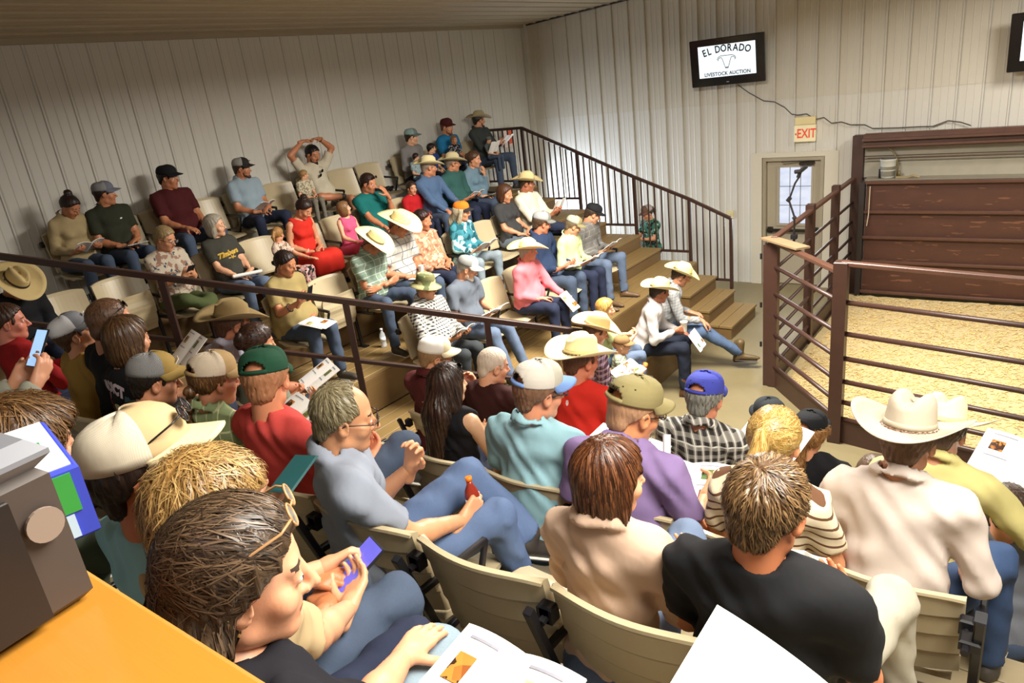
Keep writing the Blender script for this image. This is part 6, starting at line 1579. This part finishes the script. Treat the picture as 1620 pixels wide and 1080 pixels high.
# counter at the lower left with a boxed machine and a leaflet
ct = empty('counter', 'orange varnished wooden counter top at the lower left corner', 'counter')
ctop = boxobj('counter_top', (6.95, -.62, 3.362), (7.95, .183, 3.40), wood('orange_varnished_wood', '#c68a34', '#ad7328', 0, .25, .5), ct, .005)
b = MB(); b.box((6.98, -.58, 2.0), (7.5, .10, 3.36)); b.build('base', wood('counter_panel', '#8a5a26', '#6d4218', 0), ct)
e = empty('equipment_box', 'dark grey boxed machine with pale round label on the counter', 'machine', (7.60, .168, 3.402), math.radians(5))
M_CASE = mat('grey_brown_case', '#4b413b', .4, var=.1); M_DK = mat('dark_case', '#231d1b', .35, var=.1)
b = MB(); b.box((-.34, -.10, 0), (-.004, 0, .118), bev=.006); b.build('case', M_CASE, e)
b = MB(); b.box((-.345, -.11, .118), (0, .004, .142), bev=.01); b.build('lid', mat('silver_grey_lid', '#7d7f86', .35, var=.05), e)
b = MB(); b.box((-.34, -.1015, .004), (-.008, -.0995, .112)); b.build('back_face', M_DK, e)
b = MB(); b.box((-.002, -.10, .006), (.0025, -.034, .108), bev=.001); b.build('dark_panel', M_DK, e)
b = MB(); b.tube([(.0, -.017, .078), (.003, -.017, .078)], .0135, 20); b.build('round_label', mat('pale_label', '#8d7d70', .4, var=.05), e)
e2 = empty('leaflet', 'blue and green printed leaflet box standing behind the grey machine', 'leaflet', (7.42, .235, 3.38), math.radians(-12))
BL = mat('printed_blue', '#3c4ac0', .35); GR = mat('printed_green', '#3a9a44', .35); WH = mat('printed_white', '#eef0f6', .35)
boxobj('sleeve', (-.12, -.04, .0), (.04, .005, .075), BL, e2, .003); boxobj('white_panel', (-.116, -.036, .075), (.034, .0, .0765), WH, e2); boxobj('green_panel', (.04, -.036, .03), (.0415, -.004, .07), GR, e2); boxobj('blue_panel', (.04, -.036, .004), (.0412, -.012, .028), mat('printed_sky', '#b9d2e6', .35), e2); boxobj('green_mark', (-.05, -.028, .0765), (-.01, -.012, .0772), GR, e2)
# ------------------------------------------------------------------ strands of hair over the nearest heads
from mathutils.kdtree import KDTree
from mathutils.bvhtree import BVHTree
def strands(key, n, length, mode, width=.0011, lift=.004, colors=None, seed=1, messy=.25):
    bo, k, s, d = PEOPLE[key]
    ho = [c for c in bo.children if c.name.startswith('hair')][0]
    me = ho.data; V = np.empty(len(me.vertices) * 3); me.vertices.foreach_get('co', V); V = V.reshape(-1, 3)
    NN = np.array([v.normal[:] for v in me.vertices])
    cen = V.mean(0)
    if np.mean(np.einsum('ij,ij->i', NN, V - cen)) < 0: NN = -NN
    kd = KDTree(len(V))
    for i, v in enumerate(V): kd.insert(v, i)
    kd.balance()
    H, c = k.H, k.hc; rg = np.random.RandomState(seed)
    crown = c + H @ A3(.01, -.065, .112); tie = None
    down = A3(0, 0, -1)
    if mode == 'pony': tie = c + H @ A3(0, -.125, .045)
    if mode == 'half': tie = c + H @ A3(.0, -.11, .06)
    if mode == 'up': tie = c + H @ A3(0, -.12, .03)
    idx = rg.randint(0, len(V), n); vs = []; fs = []; mi = []
    steps = 6 if length > .1 else 4
    for i in idx:
        p = V[i].copy(); nm = NN[i]; L = length * rg.uniform(.6, 1.25); w = width * rg.uniform(.7, 1.6)
        jit = (np.array(mnoise.noise_vector(Vector(p * 38 + seed))) * 1.6 + rg.normal(size=3) * .3) * messy; lf = lift * rg.uniform(.1, 1.3); base = len(vs); m_ = rg.randint(0, 3); pd = None
        for t in range(steps + 1):
            if mode == 'short': v = p - crown; v = v / (np.linalg.norm(v) + .02) + np.cross(nm, v) * 2.0 + down * .12
            elif mode in ('pony', 'up', 'half'):
                lp = (p - c) @ H
                if mode == 'half' and lp[2] < .0 or mode == 'pony' and lp[1] < -.125: v = down + (p - c) * .5
                else: v = tie - p
            elif mode == 'mop': v = (p - crown); v = v / (np.linalg.norm(v) + .02) + down * .35 + jit * .8
            else: v = (p - crown); v = v / (np.linalg.norm(v) + .05) * .5 + down * .9
            v = v + jit; v = v - nm * np.dot(v, nm); v = v / (np.linalg.norm(v) + 1e-6)
            if pd is not None: v = v * .6 + pd * .4
            pd = v
            sd = np.cross(v, nm); f = t / steps; ww = w * (1 - f * f * .85)
            q = p + nm * (.0012 + lf * f * (1 - .3 * f))
            vs.append(q - sd * ww); vs.append(q + sd * ww)
            if t: a = base + 2 * t; fs.append((a - 2, a - 1, a + 1, a)); mi.append(m_)
            p = p + v * L / steps
            co, j, dist = kd.find(p); nm = NN[j]
            p = p + nm * np.dot(np.array(co) - p, nm)
    hc = me.materials[0]
    col = colors
    mats = [mat('hair_strand_%d' % i, x, .4, var=.15, vscale=60) for i, x in enumerate(col)]
    o = mesh_obj('strands', vs, fs, None, ho, True, mats, mi)
    o['kind'] = 'stuff'
    return o
strands('girl', 4200, .15, 'half', colors=('#33261a', '#4d3b2a', '#6e5740'), width=.0011, messy=.05, lift=.003, seed=3)
strands('blondkid', 3400, .065, 'mop', colors=('#8d6c3c', '#b08a52', '#caa768'), lift=.014, messy=.55, seed=4)
strands('blacktee', 4200, .032, 'short', colors=('#4a3622', '#6b5032', '#8b6c46'), lift=.009, messy=.30, seed=5)
strands('bob', 3400, .15, 'long', colors=('#3a1f10', '#56301a', '#7a4a28'), lift=.002, messy=.05, seed=6)
strands('greypolo', 2400, .035, 'short', colors=('#6f6448', '#8b8062', '#a59a7a'), lift=.005, messy=.22, seed=7)
strands('striped', 2600, .09, 'pony', colors=('#c09a4e', '#dcc07c', '#a98040'), lift=.003, messy=.08, seed=8)
strands('longhair', 2600, .18, 'long', colors=('#1c120d', '#2e1d14', '#4a3020'), lift=.002, messy=.05, seed=9)
strands('brownleft', 2000, .08, 'mop', colors=('#4a321c', '#6b4c2c', '#8b6840'), lift=.012, messy=.35, seed=10)
strands('printback', 1800, .15, 'long', colors=('#3a2616', '#553a22', '#755434'), lift=.002, messy=.06, seed=11)
strands('bluecap', 900, .03, 'short', colors=('#77756a', '#96948a', '#5f5d54'), lift=.004, seed=12)
strands('updo', 1200, .06, 'up', colors=('#2a1b14', '#43291c', '#5a3a28'), lift=.002, messy=.1, seed=13)
strands('blackcap', 1500, .04, 'mop', colors=('#7a5330', '#9a6e40', '#b58a56'), lift=.02, messy=.6, seed=14)
strands('braid', 900, .05, 'long', colors=('#4a3018', '#6b4826', '#8a6238'), lift=.002, messy=.15, seed=15)
strands('buzzcut', 1400, .014, 'short', colors=('#5a4030', '#6b4e3a', '#4a3428'), lift=.002, messy=.3, seed=16)
strands('blondegirl', 900, .12, 'long', colors=('#a87a34', '#c89a50', '#dcb878'), lift=.002, messy=.06, seed=17)
strands('orangecap', 700, .12, 'long', colors=('#b0a68a', '#c9c0a6', '#948a70'), lift=.003, messy=.1, seed=18)

# ------------------------------------------------------------------ prints and lettering laid on the cloth
def lay(key, verts, faces, color, front=False, name='print', lift=.0025, target='shirt'):
    """flat print pressed onto the shirt: verts are (x, z) in the chest frame"""
    bo, k, s, d = PEOPLE[key]
    so = [c for c in bo.children if c.name.split('.')[0] in ('shirt', 'dress')][0]
    bv = BVHTree.FromPolygons([v.co[:] for v in so.data.vertices], [p.vertices[:] for p in so.data.polygons])
    sg = 1 if front else -1; out = []
    dr = k.R2 @ A3(0, -sg, 0)
    for x, z in verts:
        o = k.chest + k.R2 @ A3(-x if front else x, sg * .5, z)
        hit = bv.ray_cast(Vector(o), Vector(dr))
        p = np.array(hit[0]) if hit[0] is not None else k.chest + k.R2 @ A3(-x if front else x, sg * .13, z)
        out.append(p - dr * lift)
    return mesh_obj(name, out, faces, mat('ink_' + color[1:], color, .6, var=.08), bo)
def lay_text(key, s, size, color, x, z, front=False, squash=1.0, shear=0.0, arc=0.0, bold=.004, rot=0.0):
    cu = bpy.data.curves.new('t', 'FONT'); cu.body = s; cu.size = size; cu.align_x = 'CENTER'; cu.align_y = 'CENTER'; cu.offset = bold * size / .08; cu.shear = shear; cu.resolution_u = 2
    o = bpy.data.objects.new('t', cu); COL.objects.link(o); dg = bpy.context.evaluated_depsgraph_get(); dg.update()
    me = bpy.data.meshes.new_from_object(o.evaluated_get(dg)); bpy.data.objects.remove(o); bpy.data.curves.remove(cu)
    cr, sr = math.cos(math.radians(rot)), math.sin(math.radians(rot))
    vs = [(x + (v.co.x * cr - v.co.y * sr) * squash, z + v.co.x * sr + v.co.y * cr - arc * v.co.x ** 2) for v in me.vertices]; fs = [p.vertices[:] for p in me.polygons]
    bpy.data.meshes.remove(me)
    return lay(key, vs, fs, color, front, 'lettering', lift=.004)
def blob(cx, cz, rx, rz_, n=14, wob=.2, seed=0):
    rg = random.Random(seed); vs = [(cx, cz)]
    for i in range(n):
        a = 2 * math.pi * i / n; r = 1 + rg.uniform(-wob, wob); vs.append((cx + rx * r * math.cos(a), cz + rz_ * r * math.sin(a)))
    return vs, [(0, 1 + i, 1 + (i + 1) % n) for i in range(n)]
lay_text('printback', 'ADDICT', .075, '#d9c9d4', -.03, .06, squash=.85, arc=1.2, bold=.006)
for i, (cx, cz, rx, rz_, col) in enumerate(((-.085, -.06, .03, .05, '#c9743a'), (.08, -.06, .04, .05, '#c9743a'), (-.055, -.10, .03, .04, '#b8612c'), (.05, -.10, .03, .035, '#d58a4a'), (0, -.055, .035, .035, '#d9d2a0'), (0, -.095, .02, .02, '#e6dfb4'), (-.1, -.01, .02, .03, '#b8707a'), (.1, -.0, .02, .03, '#3a5a68'))):
    lay('printback', *blob(cx, cz, rx, rz_, seed=i), color=col)
lay_text('printback', 'Outlaws', .065, '#c96a80', -.03, -.135, squash=.85, shear=.3, arc=-.8, bold=.004)
lay_text('goldtext', 'Timbers', .075, '#c9a23a', -.01, -.05, front=True, shear=.3, bold=.005, rot=6)
lay_text('goldtext', '~V~', .05, '#c9a23a', .02, -.10, front=True, shear=.3, bold=.004)
lay('maroonback', *blob(.0, -.01, .018, .006, seed=3), color='#b58a80')
lay('redcow', *blob(-.01, .05, .010, .018, seed=4), color='#e8c8c0')
lay('olive', *blob(.07, .0, .016, .008, seed=5), color='#d8d8d0', front=True)
lay('cow1', *blob(.07, .0, .018, .012, seed=6), color='#22242a', front=True)
lay('redleft', *blob(.1, -.02, .010, .016, seed=8), color='#d8a8a0')
# small patches and marks on caps
def cap_mark(key, kind, color, c2=None):
    h = PEOPLE[key][3]['hat']
    if kind == 'front_patch':
        b = MB(); b.box((-.026, .0, -.022), (.026, .004, .022), Matrix.Rotation(math.radians(-28), 3, 'X'), (0, .094, .045), bev=.002); p = b.build('patch', mat('cap_patch', color, .6), h)
        b = MB(); b.box((-.016, .004, -.012), (.016, .0052, .012), Matrix.Rotation(math.radians(-28), 3, 'X'), (0, .094, .045)); b.build('patch_mark', mat('patch_mark', c2 or '#333333', .6), p)
    if kind == 'back_text':
        word = 'WRANGLER'; R0 = .108
        b = MB()
        for i in range(8):
            a = math.radians(270 + (i - 3.5) * 6.0)
            t = text_obj('letter', 'VILGATY '[i] if False else 'WILDLIFE'[i], .017, mat('cap_ink', color, .6), h, (.0875 * math.cos(a), .1075 * math.sin(a) - .008, .049), (math.radians(78), 0, a + math.pi / 2), .0008, 1.0, .0006)
    if kind == 'eyelets':
        b = MB()
        for a in (215, 245, 295, 325):
            a = math.radians(a); b.lathe([(.0032, -.002), (.0032, .002)], 8, (.077 * math.cos(a), .094 * math.sin(a) - .006, .060))
        b.build('eyelet', mat('eyelet', color, .6), h)
cap_mark('tancap', 'front_patch', '#e8e0d4', '#a8584a'); cap_mark('greyhat', 'front_patch', '#1d2748', '#e8e8e8') if False else None
cap_mark('purple', 'back_text', '#3a3320'); cap_mark('purple', 'eyelets', '#4a4026'); cap_mark('bluecap', 'eyelets', '#2a2f78')
cap_mark('paleblue', 'front_patch', '#3a3834', '#c9c4b4'); cap_mark('truckerkid', 'front_patch', '#d8d8dc', '#77787e')
# wrist watches, ear stud
def ring_on(key, a, b, t, r, color, name, rough=.4):
    bo, k, s, d = PEOPLE[key]; A, B = d[a], d[b]; p = A + (B - A) * t; u = nrm(B - A)
    x = nrm(np.cross(u, A3(0, 0, 1))); y = np.cross(u, x)
    m = MB(); m.tube([p + x * r * math.cos(i * math.pi / 8) + y * r * math.sin(i * math.pi / 8) for i in range(17)], .005, 6); return m.build(name, mat('watch_' + name, color, rough), bo, True)
ring_on('whitetee', 'eL', 'wL', .93, .030, '#1a1a1c', 'watch'); ring_on('peach', 'eR', 'wR', .93, .031, '#1a1a1c', 'watch'); ring_on('reddress', 'eR', 'wR', .93, .028, '#d8d2c8', 'bracelet'); ring_on('khaki', 'eR', 'wR', .55, .040, '#17171a', 'sleeve_band')
bo, k, s, d = PEOPLE['girl']; b = MB(); p = k.hc + k.H @ A3(.083, -.012, -.042); b.lathe([(.001, -.003), (.0035, 0), (.001, .003)], 8, tuple(p)); b.build('earring', mat('gold_stud', '#e8c070', .2, .9), bo)
b = MB(); p = k.hc + k.H @ A3(0, -.125, .06); b.tube([tuple(p + k.H @ A3(.016 * math.cos(i * math.pi / 6), 0, .016 * math.sin(i * math.pi / 6))) for i in range(13)], .006, 6); b.build('hair_tie', mat('dark_tie', '#3a3f48', .7), bo)
# sunglasses hooked at the neck of the man in white
g_ = glasses('#0b0b0d', PEOPLE['whitetee'][0], True); kk = PEOPLE['whitetee'][1]; p = kk.chest + kk.R2 @ A3(.02, .06, .02)
R = kk.R2 @ Rx(-20) @ Ry(60); g_.matrix_local = Matrix([list(R[i]) + [float(p[i])] for i in range(3)] + [[0, 0, 0, 1]])
